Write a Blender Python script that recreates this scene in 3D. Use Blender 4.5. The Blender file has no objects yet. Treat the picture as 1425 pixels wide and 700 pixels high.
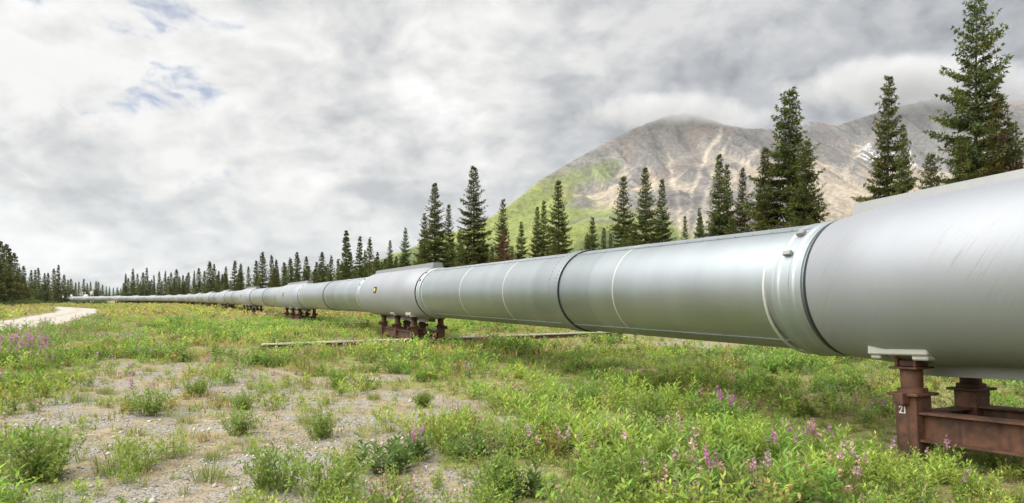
import bpy, bmesh, math, random
import numpy as np
from mathutils import Vector, Matrix

scene = bpy.context.scene
COL = scene.collection
R = math.radians
random.seed(7)
rng = np.random.default_rng(11)

# ------------------------------------------------------------------ camera
F = 950.0            # focal length in pixels of the 1425 px wide photograph
CX, HY = 712.5, 412.5  # centre column, horizon row
EYE = 1.45
cam_d = bpy.data.cameras.new('camera')
cam = bpy.data.objects.new('camera', cam_d)
COL.objects.link(cam)
cam.location = (0, 0, EYE)
cam.rotation_euler = (R(90), 0, 0)
cam_d.sensor_width = 36.0
cam_d.lens = 36.0 * F / 1425.0
cam_d.shift_y = (HY - 350.0) / 1425.0
cam_d.clip_start = 0.1
cam_d.clip_end = 60000
scene.camera = cam

# ------------------------------------------------------------------ view
vs = scene.view_settings
vs.view_transform = 'Standard'
vs.look = 'None'
vs.gamma = 1.0
vs.use_curve_mapping = False
vs.exposure = 2.2

# ------------------------------------------------------------------ sun
SUN_EL, SUN_AZ = R(56), R(-115)      # azimuth clockwise from +Y (the view direction)
sun_d = bpy.data.lights.new('sun', 'SUN')
sun_d.energy = 1.5
sun_d.angle = R(95)
sun_d.color = (1.0, 0.98, 0.945)
sun = bpy.data.objects.new('sun', sun_d)
COL.objects.link(sun)
sd = Vector((math.sin(SUN_AZ) * math.cos(SUN_EL), math.cos(SUN_AZ) * math.cos(SUN_EL), math.sin(SUN_EL)))
sun.rotation_euler = sd.to_track_quat('Z', 'Y').to_euler()
sun.location = (0, 0, 60)

# ------------------------------------------------------------------ node helpers
class NT:
    def __init__(s, tree):
        s.t = tree
        tree.nodes.clear()
    def n(s, typ, **kw):
        nd = s.t.nodes.new(typ)
        for k, v in kw.items():
            if k in ('ins',):
                for a, b in v.items():
                    if isinstance(b, bpy.types.NodeSocket):
                        s.t.links.new(b, nd.inputs[a])
                    else:
                        nd.inputs[a].default_value = b
            else:
                setattr(nd, k, v)
        return nd
    def link(s, a, b):
        s.t.links.new(a, b)
    def math(s, op, a, b=None, c=None, clamp=False):
        nd = s.t.nodes.new('ShaderNodeMath')
        nd.operation = op
        nd.use_clamp = clamp
        for i, v in enumerate((a, b, c)):
            if v is None: continue
            if isinstance(v, bpy.types.NodeSocket): s.t.links.new(v, nd.inputs[i])
            else: nd.inputs[i].default_value = v
        return nd.outputs[0]
    def vmath(s, op, a, b=None):
        nd = s.t.nodes.new('ShaderNodeVectorMath')
        nd.operation = op
        for i, v in enumerate((a, b)):
            if v is None: continue
            if isinstance(v, bpy.types.NodeSocket): s.t.links.new(v, nd.inputs[i])
            else: nd.inputs[i].default_value = v
        return nd
    def mix(s, fac, a, b, blend='MIX'):
        nd = s.t.nodes.new('ShaderNodeMix')
        nd.data_type = 'RGBA'
        nd.blend_type = blend
        for i, v in ((0, fac), (6, a), (7, b)):
            if isinstance(v, bpy.types.NodeSocket): s.t.links.new(v, nd.inputs[i])
            else: nd.inputs[i].default_value = (v if i == 0 or len(v) == 4 else (*v, 1))
        return nd.outputs[2]
    def ramp(s, fac, lo, hi, smooth=True):
        nd = s.t.nodes.new('ShaderNodeMapRange')
        nd.interpolation_type = 'SMOOTHSTEP' if smooth else 'LINEAR'
        nd.clamp = True
        s.t.links.new(fac, nd.inputs[0])
        nd.inputs[1].default_value = lo
        nd.inputs[2].default_value = hi
        return nd.outputs[0]
    def noise(s, vec, scale, detail=4, rough=0.5, dist=0.0):
        nd = s.t.nodes.new('ShaderNodeTexNoise')
        if vec is not None: s.t.links.new(vec, nd.inputs['Vector'])
        nd.inputs['Scale'].default_value = scale
        nd.inputs['Detail'].default_value = detail
        nd.inputs['Roughness'].default_value = rough
        nd.inputs['Distortion'].default_value = dist
        return nd.outputs[0]

# ------------------------------------------------------------------ sky
world = bpy.data.worlds.new('World')
scene.world = world
world.use_nodes = True
W = NT(world.node_tree)
tc = W.n('ShaderNodeTexCoord')
dirv = tc.outputs['Generated']
sky = W.n('ShaderNodeTexSky', sky_type='NISHITA')
sky.sun_disc = False
sky.sun_elevation = SUN_EL
sky.sun_rotation = SUN_AZ
sep = W.n('ShaderNodeSeparateXYZ', ins={0: dirv})
zz = W.math('MAXIMUM', sep.outputs[2], 0.0)
den = W.math('ADD', zz, 0.46)
cp = W.n('ShaderNodeCombineXYZ', ins={0: W.math('DIVIDE', sep.outputs[0], den), 1: W.math('DIVIDE', sep.outputs[1], den), 2: 3.7}).outputs[0]
warp = W.n('ShaderNodeTexNoise', ins={'Vector': cp, 'Scale': 2.2, 'Detail': 4})
cpw = W.vmath('ADD', cp, W.vmath('SCALE', warp.outputs[1]).outputs[0]).outputs[0]
for nd in W.t.nodes:
    if nd.type == 'VECT_MATH' and nd.operation == 'SCALE': nd.inputs['Scale'].default_value = 0.22
n_big = W.noise(cpw, 1.3, 4, 0.5)
n_mid = W.noise(cpw, 3.6, 8, 0.56)
n_fine = W.noise(cpw, 12.0, 8, 0.58)
def toward(px, py):
    v = Vector(((px - CX) / F, 1.0, (HY - py) / F)); v.normalize(); return tuple(v)
def blob(px, py, c0, c1):
    d = W.vmath('DOT_PRODUCT', dirv, toward(px, py)).outputs['Value']
    return W.ramp(W.math('ADD', d, W.math('MULTIPLY', W.math('SUBTRACT', n_mid, 0.5), 0.13)), math.cos(R(c0)), math.cos(R(c1)))
tone = W.math('ADD', W.math('MULTIPLY', n_big, 0.35), W.math('ADD', W.math('MULTIPLY', n_mid, 0.60), W.math('MULTIPLY', n_fine, 0.42)))
tone = W.ramp(tone, 0.54, 0.80, False)
# the thick grey cloud lying on the mountains, and the brighter deck to its left
dark = blob(1150, 85, 27, 7)
pale = blob(120, 90, 40, 10)
pale2 = blob(800, 170, 14, 4)
val = W.math('ADD', W.math('MULTIPLY', tone, 0.52), 0.375)
val = W.math('ADD', val, W.math('MULTIPLY', pale, 0.16))
val = W.math('ADD', val, W.math('MULTIPLY', pale2, 0.08))
val = W.math('SUBTRACT', val, W.math('MULTIPLY', dark, 0.21))
low_grey = blob(120, 320, 17, 5)
val = W.math('SUBTRACT', val, W.math('MULTIPLY', low_grey, 0.10))
cloudc = W.mix(W.ramp(val, 0.40, 0.80, False), (0.92, 0.97, 1.06), (1.0, 0.995, 0.985))
cloud = W.vmath('MULTIPLY', cloudc, W.n('ShaderNodeCombineXYZ', ins={0: val, 1: val, 2: val}).outputs[0]).outputs[0]
cloud = W.vmath('MULTIPLY', cloud, (0.207, 0.207, 0.207)).outputs[0]
skyc = W.vmath('MULTIPLY', sky.outputs[0], (0.0195, 0.021, 0.0245)).outputs[0]
gapn = W.noise(W.vmath('ADD', cpw, (4.2, 1.3, 0.0)).outputs[0], 6.0, 8, 0.6)
gap = W.math('MULTIPLY', W.ramp(gapn, 0.57, 0.70), W.math('ADD', W.math('MULTIPLY', blob(130, 80, 15, 6), 0.8), 0.03))
fin = W.mix(gap, cloud, skyc)
bg = W.n('ShaderNodeBackground', ins={'Color': fin, 'Strength': 1.0})
wo = W.n('ShaderNodeOutputWorld', ins={0: bg.outputs[0]})

# ------------------------------------------------------------------ numpy noise
def _hash(ix, iy, seed):
    h = (ix.astype(np.int64) * 374761393 + iy.astype(np.int64) * 668265263 + seed * 1274126177) & 0xffffffff
    h = ((h ^ (h >> 13)) * 1274126177) & 0xffffffff
    h = (h ^ (h >> 16)) & 0xffffffff
    return h / 4294967295.0
def vnoise(x, y, seed=0):
    x = np.asarray(x, float); y = np.asarray(y, float)
    ix, iy = np.floor(x), np.floor(y)
    fx, fy = x - ix, y - iy
    fx = fx * fx * fx * (fx * (fx * 6 - 15) + 10); fy = fy * fy * fy * (fy * (fy * 6 - 15) + 10)
    a = _hash(ix, iy, seed); b = _hash(ix + 1, iy, seed); c = _hash(ix, iy + 1, seed); d = _hash(ix + 1, iy + 1, seed)
    return (a + (b - a) * fx) * (1 - fy) + (c + (d - c) * fx) * fy
def fbm(x, y, seed=0, octs=4, gain=0.5):
    s = 0; a = 1; t = 0
    for o in range(octs):
        s = s + a * vnoise(np.asarray(x) * 2 ** o + 17.3 * o, np.asarray(y) * 2 ** o - 9.1 * o, seed + o); t += a; a *= gain
    return s / t
def sstep(x, a, b):
    t = np.clip((x - a) / (b - a), 0, 1); return t * t * (3 - 2 * t)

# ------------------------------------------------------------------ ground height and cover
def gz(x, y):
    x = np.asarray(x, float); y = np.asarray(y, float)
    z = -0.004 * np.clip(y - 25, 0, 500) - 0.001 * np.clip(y - 525, 0, 6000)*0
    z = z + 0.25 * (fbm(x / 30, y / 30, 5, 2) - 0.5) * sstep(np.hypot(x, y), 8, 40)
    near = 1 - sstep(np.hypot(x, y), 18, 30)
    z = z + near * 0.07 * (fbm(x / 0.9, y / 0.9, 3, 3) - 0.5)
    return z
def gz1(x, y): return float(gz(np.array([x]), np.array([y]))[0])
def pix_ground(px, py, h=0.0):
    """where the ray through a pixel meets the ground (plus h)"""
    Y = 20.0
    for _ in range(30):
        Y2 = (EYE - gz1((px - CX) / F * Y, Y) - h) * F / max(py - HY, 2.0)
        Y = 0.5 * Y + 0.5 * Y2
    return (px - CX) / F * Y, Y
BARE = [(300, 600, 230, 66, 1.3), (180, 552, 100, 26, 1.0), (570, 578, 160, 28, 1.1), (400, 680, 190, 60, 1.25), (200, 680, 90, 50, .9),
        (250, 520, 60, 18, .9), (640, 690, 100, 30, 1.0), (885, 606, 60, 10, 1.0), (60, 694, 120, 24, .9), (870, 480, 190, 7, .55),
        (1190, 694, 150, 10, .8), (500, 615, 120, 55, .8), (330, 520, 90, 10, .8), (980, 478, 90, 6, .55), (60, 585, 70, 20, .5), (690, 520, 60, 7, .5)]
def bare_f(x, y):
    x = np.asarray(x, float); y = np.maximum(np.asarray(y, float), 0.6)
    u = CX + F * x / y; v = HY + F * EYE / y
    m = np.zeros_like(u)
    for (cx, cy, rx, ry, a) in BARE:
        m = m + a * np.exp(-(((u - cx) / rx) ** 2 + ((v - cy) / ry) ** 2) * 0.9)
    m = m + 1.5 * (fbm(x / 0.7, y / 0.7, 21, 3) - 0.5) + 0.6 * (fbm(x / 2.6, y / 2.6, 31, 2) - 0.5)
    return sstep(m, 0.18, 0.98)

# ------------------------------------------------------------------ mesh helpers
def tag(o, label=None, cat=None, group=None, kind=None):
    if label: o['label'] = label
    if cat: o['category'] = cat
    if group: o['group'] = group
    if kind: o['kind'] = kind
    return o
def empty(name, loc=(0, 0, 0)):
    o = bpy.data.objects.new(name, None); COL.objects.link(o); o.location = loc
    o.empty_display_size = 0.3
    return o
def mesh_arrays(name, V, T, mat, cols=None, parent=None, smooth=False):
    V = np.asarray(V, np.float32); T = np.asarray(T, np.int32)
    k = T.shape[1]
    me = bpy.data.meshes.new(name)
    me.vertices.add(len(V)); me.vertices.foreach_set('co', V.ravel())
    me.loops.add(T.size); me.loops.foreach_set('vertex_index', T.ravel())
    me.polygons.add(len(T))
    me.polygons.foreach_set('loop_start', np.arange(0, T.size, k, dtype=np.int32))
    me.polygons.foreach_set('loop_total', np.full(len(T), k, np.int32))
    if smooth: me.polygons.foreach_set('use_smooth', np.ones(len(T), bool))
    me.update(calc_edges=True)
    if cols is not None:
        a = me.attributes.new('Col', 'FLOAT_COLOR', 'POINT')
        c = np.ones((len(V), 4), np.float32); c[:, :cols.shape[1]] = cols
        a.data.foreach_set('color', c.ravel())
    me.materials.append(mat)
    o = bpy.data.objects.new(name, me); COL.objects.link(o)
    if parent: o.parent = parent
    return o
class MB:
    def __init__(s): s.v = []; s.f = []; s.uv = []; s.has_uv = False
    def add(s, vs, fs, uvs=None):
        b = len(s.v); s.v += [tuple(v) for v in vs]; s.f += [tuple(b + i for i in f) for f in fs]
        s.uv += (list(uvs) if uvs is not None else [(v[0], v[2]) for v in s.v[b:]])
    def box(s, c, size, ax=None):
        c = Vector(c); ax = ax or (Vector((1, 0, 0)), Vector((0, 1, 0)), Vector((0, 0, 1)))
        h = [a * (d / 2) for a, d in zip(ax, size)]
        vs = [c + h[0] * i + h[1] * j + h[2] * k for i in (-1, 1) for j in (-1, 1) for k in (-1, 1)]
        s.add(vs, [(0, 1, 3, 2), (4, 6, 7, 5), (0, 4, 5, 1), (2, 3, 7, 6), (0, 2, 6, 4), (1, 5, 7, 3)])
        return s
    def lathe(s, p0, axis, prof, seg=24, side=None, caps=True, rfun=None):
        """profile of (distance along axis, radius) turned round the axis"""
        p0 = Vector(p0); axis = Vector(axis).normalized()
        up = Vector((0, 0, 1)) if abs(axis.z) < 0.9 else Vector((1, 0, 0))
        e1 = axis.cross(up).normalized(); e2 = e1.cross(axis).normalized()
        vs = []; uv = []
        for (d, r) in prof:
            for k in range(seg):
                a = 2 * math.pi * k / seg
                rr = r if rfun is None else rfun(d, r, a)
                vs.append(p0 + axis * d + (e1 * math.cos(a) + e2 * math.sin(a)) * rr)
                uv.append((d, a * 0.71))
        fs = []
        for i in range(len(prof) - 1):
            for k in range(seg):
                k2 = (k + 1) % seg
                fs.append((i * seg + k, i * seg + k2, (i + 1) * seg + k2, (i + 1) * seg + k))
        if caps:
            fs.append(tuple(reversed(range(seg)))); n = (len(prof) - 1) * seg
            fs.append(tuple(range(n, n + seg)))
        s.add(vs, fs, uv); return s
    def tube(s, p0, p1, r, seg=12, r1=None):
        d = Vector(p1) - Vector(p0)
        return s.lathe(p0, d, [(0, r), (d.length, r if r1 is None else r1)], seg)
    def mesh(s, name, mat, origin=None, smooth=None, bevel=None):
        me = bpy.data.meshes.new(name)
        vs = s.v if origin is None else [tuple(Vector(v) - Vector(origin)) for v in s.v]
        me.from_pydata(vs, [], s.f); me.validate(); me.update()
        bm = bmesh.new(); bm.from_mesh(me)
        if bevel:
            bmesh.ops.bevel(bm, geom=bm.edges[:], offset=bevel, segments=1, affect='EDGES')
        bmesh.ops.recalc_face_normals(bm, faces=bm.faces[:])
        bm.to_mesh(me); bm.free()
        if not bevel:
            ul = me.uv_layers.new(name='UVMap')
            for l in me.loops: ul.data[l.index].uv = s.uv[l.vertex_index]
        me.materials.append(mat)
        if smooth is not None:
            for p in me.polygons: p.use_smooth = True
            me.set_sharp_from_angle(angle=R(smooth))
        return me
    def build(s, name, mat, parent=None, origin=None, smooth=None, bevel=None):
        o = bpy.data.objects.new(name, s.mesh(name, mat, origin, smooth, bevel)); COL.objects.link(o)
        if parent: o.parent = parent
        return o
def copy_tree(o, parent=None):
    c = o.copy(); COL.objects.link(c); c.parent = parent
    for ch in o.children: copy_tree(ch, c)
    return c

# ------------------------------------------------------------------ materials
def new_mat(name):
    m = bpy.data.materials.new(name); m.use_nodes = True
    N = NT(m.node_tree)
    out = N.n('ShaderNodeOutputMaterial')
    b = N.n('ShaderNodeBsdfPrincipled')
    N.link(b.outputs[0], out.inputs[0])
    return m, N, b, out
def bump(N, b, h, strength, dist):
    bn = N.n('ShaderNodeBump', ins={'Height': h, 'Strength': strength, 'Distance': dist})
    N.link(bn.outputs[0], b.inputs['Normal'])
def simple(name, col, rough=0.6, metal=0.0, var=0.15, scale=8.0, bumpd=0.0):
    m, N, b, out = new_mat(name)
    t = N.n('ShaderNodeTexCoord')
    n = N.noise(t.outputs['Object'], scale, 5, 0.6)
    c = N.mix(n, tuple(x * (1 - var) for x in col), tuple(min(1, x * (1 + var)) for x in col))
    N.link(c, b.inputs['Base Color']); b.inputs['Roughness'].default_value = rough; b.inputs['Metallic'].default_value = metal
    if bumpd: bump(N, b, n, 0.6, bumpd)
    return m
def foliage_mat(name, transl=0.35, rough=0.55, objvar=0.0):
    m, N, b, out = new_mat(name)
    at = N.n('ShaderNodeAttribute', attribute_name='Col')
    c = at.outputs['Color']
    if objvar:
        oi = N.n('ShaderNodeObjectInfo')
        hs = N.n('ShaderNodeHueSaturation', ins={'Color': c, 'Hue': N.math('MULTIPLY_ADD', oi.outputs['Random'], 0.05, 0.475),
              'Value': N.math('MULTIPLY_ADD', oi.outputs['Random'], objvar, 1 - objvar / 2)})
        c = hs.outputs[0]
    N.link(c, b.inputs['Base Color']); b.inputs['Roughness'].default_value = rough
    b.inputs['Specular IOR Level'].default_value = 0.14
    tr = N.n('ShaderNodeBsdfTranslucent', ins={'Color': c})
    mx = N.n('ShaderNodeMixShader', ins={0: transl, 1: b.outputs[0], 2: tr.outputs[0]})
    N.link(mx.outputs[0], out.inputs[0])
    return m
M = {}
M['leaf'] = foliage_mat('leaf', 0.40)
M['needle'] = foliage_mat('needle', 0.22, 0.6, 0.35)
M['bark'] = simple('bark', (0.10, 0.085, 0.07), 0.9, 0, 0.35, 6, 0.02)

def galv_mat():
    m, N, b, out = new_mat('galvanised_sheet')
    uv = N.n('ShaderNodeUVMap').outputs[0]
    stretch = N.vmath('MULTIPLY', uv, (1.0, 0.25, 1.0)).outputs[0]
    n1 = N.noise(stretch, 2.2, 6, 0.6)
    vo = N.n('ShaderNodeTexVoronoi', ins={'Vector': uv, 'Scale': 38.0})
    n2 = N.noise(uv, 0.55, 4, 0.55)
    f = N.math('ADD', N.math('MULTIPLY', n1, 0.55), N.math('ADD', N.math('MULTIPLY', vo.outputs['Color'], 0.07), N.math('MULTIPLY', n2, 0.35)))
    c = N.mix(N.ramp(f, 0.30, 0.78, False), (0.335, 0.37, 0.385), (0.425, 0.46, 0.475))
    # rain streaks and dust
    streak = N.noise(N.vmath('MULTIPLY', uv, (9.0, 0.5, 1.0)).outputs[0], 1.0, 4, 0.6)
    c = N.mix(N.math('MULTIPLY', N.ramp(streak, 0.55, 0.75), 0.6), c, (0.36, 0.38, 0.38))
    ux = N.n('ShaderNodeSeparateXYZ', ins={0: uv}).outputs[0]
    wn = N.n('ShaderNodeTexWhiteNoise', noise_dimensions='1D', ins={'W': N.math('FLOOR', N.math('DIVIDE', N.math('ADD', ux, 0.35), 2.05))})
    tone = N.math('MULTIPLY_ADD', wn.outputs['Value'], 0.16, 0.92)
    c = N.vmath('MULTIPLY', c, N.n('ShaderNodeCombineXYZ', ins={0: tone, 1: tone, 2: tone}).outputs[0]).outputs[0]
    N.link(c, b.inputs['Base Color'])
    b.inputs['Metallic'].default_value = 0.93
    N.link(N.math('MULTIPLY_ADD', f, 0.16, 0.35), b.inputs['Roughness'])
    wob = N.noise(uv, 1.3, 2, 0.5)
    bump(N, b, N.math('ADD', wob, N.math('MULTIPLY', n1, 0.05)), 0.22, 0.02)
    return m
def shroud_mat():
    m, N, b, out = new_mat('weathered_grey_sheet')
    uv = N.n('ShaderNodeUVMap').outputs[0]
    rot = N.n('ShaderNodeVectorRotate', rotation_type='Z_AXIS', ins={'Vector': uv, 'Angle': R(42)}).outputs[0]
    scr = N.noise(N.vmath('MULTIPLY', rot, (34.0, 2.4, 1.0)).outputs[0], 1.0, 6, 0.7, 0.4)
    n1 = N.noise(uv, 0.8, 6, 0.6)
    patch = N.ramp(N.noise(uv, 0.8, 3, 0.5), 0.45, 0.66)
    sc = N.math('MULTIPLY', N.ramp(scr, 0.50, 0.70), N.math('MULTIPLY_ADD', patch, 0.7, 0.06))
    c = N.mix(n1, (0.28, 0.292, 0.315), (0.375, 0.39, 0.415))
    c = N.mix(sc, c, (0.27, 0.26, 0.24))
    N.link(c, b.inputs['Base Color'])
    b.inputs['Metallic'].default_value = 0.5
    N.link(N.math('MULTIPLY_ADD', sc, 0.2, 0.50), b.inputs['Roughness'])
    bump(N, b, N.math('ADD', N.noise(uv, 1.5, 3, 0.5), N.math('MULTIPLY', scr, 0.10)), 0.3, 0.02)
    return m
def rust_mat():
    m, N, b, out = new_mat('rusted_steel')
    t = N.n('ShaderNodeTexCoord').outputs['Object']
    n1 = N.noise(t, 5, 8, 0.65)
    n2 = N.noise(t, 34, 5, 0.6)
    st = N.noise(N.vmath('MULTIPLY', t, (22.0, 22.0, 1.6)).outputs[0], 1.0, 4, 0.6)
    c = N.mix(N.ramp(n1, 0.3, 0.7), (0.042, 0.021, 0.013), (0.150, 0.066, 0.036))
    c = N.mix(N.math('MULTIPLY', N.ramp(st, 0.5, 0.7), 0.5), c, (0.022, 0.014, 0.012))
    c = N.mix(N.math('MULTIPLY', N.ramp(n2, 0.6, 0.75), 0.4), c, (0.22, 0.10, 0.052))
    N.link(c, b.inputs['Base Color']); b.inputs['Metallic'].default_value = 0.15
    b.inputs['Roughness'].default_value = 0.72
    bump(N, b, n2, 0.5, 0.004)
    return m
M['galv'] = galv_mat(); M['shroud'] = shroud_mat(); M['rust'] = rust_mat()
M['strap'] = simple('pale_strap', (0.62, 0.62, 0.58), 0.45, 0.5, 0.15, 20)
M['collar'] = simple('dull_collar_sheet', (0.38, 0.42, 0.43), 0.48, 0.8, 0.12, 9)
M['ridge'] = simple('grey_ridge_sheet', (0.27, 0.27, 0.265), 0.5, 0.5, 0.12, 6)
M['black'] = simple('black_rubber', (0.012, 0.012, 0.012), 0.7, 0, 0.2, 20)
M['white'] = simple('white_paint', (0.72, 0.72, 0.69), 0.55, 0, 0.08, 12)
M['foam'] = simple('stained_white_pad', (0.42, 0.415, 0.38), 0.7, 0, 0.2, 25)
M['yellow'] = simple('yellow_plate', (0.62, 0.50, 0.06), 0.5, 0, 0.1, 20)
M['wood'] = simple('weathered_rail', (0.52, 0.48, 0.41), 0.8, 0.0, 0.4, 12)

# ------------------------------------------------------------------ ground sheet
def ground_mat():
    m, N, b, out = new_mat('meadow_ground')
    at = N.n('ShaderNodeAttribute', attribute_name='Col')
    sp = N.n('ShaderNodeSeparateColor', ins={0: at.outputs['Color']})
    bare = sp.outputs[0]
    g = N.n('ShaderNodeNewGeometry').outputs['Position']
    n1 = N.noise(g, 0.9, 6, 0.6); n2 = N.noise(g, 6.0, 6, 0.65); n3 = N.noise(g, 0.12, 4, 0.55); n4 = N.noise(g, 30, 4, 0.6)
    vo = N.n('ShaderNodeTexVoronoi', ins={'Vector': g, 'Scale': 42.0})
    vo2 = N.n('ShaderNodeTexVoronoi', ins={'Vector': g, 'Scale': 95.0})
    stone = N.n('ShaderNodeSeparateColor', ins={0: vo.outputs['Color']}).outputs[0]
    stone2 = N.n('ShaderNodeSeparateColor', ins={0: vo2.outputs['Color']}).outputs[1]
    grav = N.mix(N.ramp(N.math('ADD', N.math('MULTIPLY', stone, 0.6), N.math('MULTIPLY', stone2, 0.4)), 0.1, 0.9, False), (0.14, 0.128, 0.108), (0.41, 0.385, 0.34))
    grav = N.mix(N.math('MULTIPLY', N.ramp(n2, .35, .7), 0.55), grav, (0.24, 0.21, 0.17))
    moss = N.mix(N.ramp(n2, 0.35, 0.65), (0.20, 0.155, 0.095), (0.36, 0.295, 0.18))
    soil = N.mix(N.ramp(N.math('ADD', N.math('MULTIPLY', n1, 0.7), N.math('MULTIPLY', n2, 0.35)), 0.46, 0.60), grav, moss)
    green = N.mix(N.ramp(n2, 0.3, 0.7), (0.15, 0.145, 0.06), (0.36, 0.33, 0.14))
    green = N.mix(N.math('MULTIPLY', N.ramp(n1, 0.45, 0.7), 0.6), green, (0.27, 0.24, 0.10))
    green = N.mix(N.math('MULTIPLY', N.ramp(n3, 0.5, 0.7), 0.35), green, (0.26, 0.21, 0.12))
    green = N.mix(N.ramp(n4, .38, .62), N.mix(.30, green, (0.07, 0.075, 0.025)), green)
    k = N.ramp(N.math('ADD', bare, N.math('MULTIPLY', N.math('SUBTRACT', n4, 0.5), 0.5)), 0.25, 0.6)
    N.link(N.mix(k, green, soil), b.inputs['Base Color'])
    b.inputs['Roughness'].default_value = 0.95
    b.inputs['Specular IOR Level'].default_value = 0.15
    bump(N, b, N.math('ADD', N.math('MULTIPLY', n4, 0.5), N.math('SUBTRACT', 1.0, vo.outputs['Distance'])), 0.7, 0.02)
    return m
ang = np.unique(np.concatenate([np.arange(-180, -52, 4.0), np.arange(-52, 52.01, 0.4), np.arange(52, 180, 4.0)]))
rad = [0.4]
while rad[-1] < 9500: rad.append(rad[-1] * 1.030 + 0.02)
rad = np.array(rad)
A, RR = np.meshgrid(np.radians(ang), rad)
GX, GY = (RR * np.sin(A)).ravel(), (RR * np.cos(A)).ravel()
GZ = gz(GX, GY)
na, nr = len(ang), len(rad)
idx = np.arange(na * nr).reshape(nr, na)
q = np.stack([idx[:-1], np.roll(idx, -1, 1)[:-1], np.roll(idx, -1, 1)[1:], idx[1:]], -1).reshape(-1, 4)
q = q[:, ::-1]
gcol = np.zeros((len(GX), 3), np.float32)
gcol[:, 0] = np.where(GY > 1, bare_f(GX, GY), 0.3) * (1 - sstep(np.hypot(GX, GY), 30, 60))
ground = mesh_arrays('ground', np.stack([GX, GY, GZ], 1), q, ground_mat(), gcol, smooth=True)
tag(ground, 'meadow ground of gravel, dry moss and green turf under the pipeline', None, None, 'structure')

# ------------------------------------------------------------------ gravel road
def road_mat():
    m, N, b, out = new_mat('pale_gravel_track')
    g = N.n('ShaderNodeNewGeometry').outputs['Position']
    uv = N.n('ShaderNodeUVMap').outputs[0]
    v = N.n('ShaderNodeSeparateXYZ', ins={0: uv}).outputs[1]
    n1 = N.noise(g, 0.5, 6, 0.6); n2 = N.noise(g, 5, 6, 0.6)
    c = N.mix(n2, (0.33, 0.29, 0.245), (0.47, 0.43, 0.375))
    strip = N.math('MULTIPLY', N.math('SUBTRACT', 1.0, N.ramp(N.math('ABSOLUTE', v), 0.05, 0.22)), N.ramp(n1, 0.44, 0.56))
    edge = N.ramp(N.math('ADD', N.math('ABSOLUTE', v), N.math('MULTIPLY', n1, 0.3)), 0.98, 1.15)
    c = N.mix(N.math('MAXIMUM', N.math('MULTIPLY', strip, 0.7), edge), c, (0.22, 0.21, 0.08))
    N.link(c, b.inputs['Base Color']); b.inputs['Roughness'].default_value = 0.95
    bump(N, b, n2, 0.5, 0.03)
    return m
ROADPX = [(-420, 490), (-260, 480), (-120, 468), (0, 456.5), (50, 447.5), (88, 439), (108, 433.5), (106, 430.2), (84, 428.3), (60, 426.9), (30, 425.6), (-20, 424), (-120, 422.5)]
rp = [Vector((*pix_ground(*p), 0)) for p in ROADPX]
def catmull(P, n):
    out = []
    for i in range(len(P) - 1):
        a, b, c, d = P[max(i - 1, 0)], P[i], P[i + 1], P[min(i + 2, len(P) - 1)]
        for k in range(n):
            t = k / n
            out.append(0.5 * ((2 * b) + (c - a) * t + (2 * a - 5 * b + 4 * c - d) * t * t + (3 * b - a - 3 * c + d) * t ** 3))
    out.append(P[-1]); return out
rc = catmull(rp, 10)
ROADW = 2.0
mb = MB(); vsr = []; uvr = []
NW = 9
for i, p in enumerate(rc):
    d = (rc[min(i + 1, len(rc) - 1)] - rc[max(i - 1, 0)]).normalized(); s_ = Vector((d.y, -d.x, 0))
    for k in range(NW):
        w = (k / (NW - 1) * 2 - 1); wob = 0.25 * math.sin(i * 0.9 + k) if k in (0, NW - 1) else 0
        pt = p + s_ * (w * ROADW + wob)
        vsr.append((pt.x, pt.y, gz1(pt.x, pt.y) + 0.07 - 0.05 * abs(w) ** 4)); uvr.append((i * 0.5, w))
fsr = [(i * NW + k, i * NW + k + 1, (i + 1) * NW + k + 1, (i + 1) * NW + k) for i in range(len(rc) - 1) for k in range(NW - 1)]
mb.add(vsr, fsr, uvr)
road = mb.build('road', road_mat(), smooth=60)
tag(road, 'pale gravel track curving toward the gate frame', None, None, 'structure')
RCX = np.array([p.x for p in rc]); RCY = np.array([p.y for p in rc])
def off_road(x, y, margin=0.0):
    d = np.full(len(x), 1e9)
    for a, b in zip(RCX, RCY):
        d = np.minimum(d, np.hypot(x - a, y - b))
    return d > ROADW + margin

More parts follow.
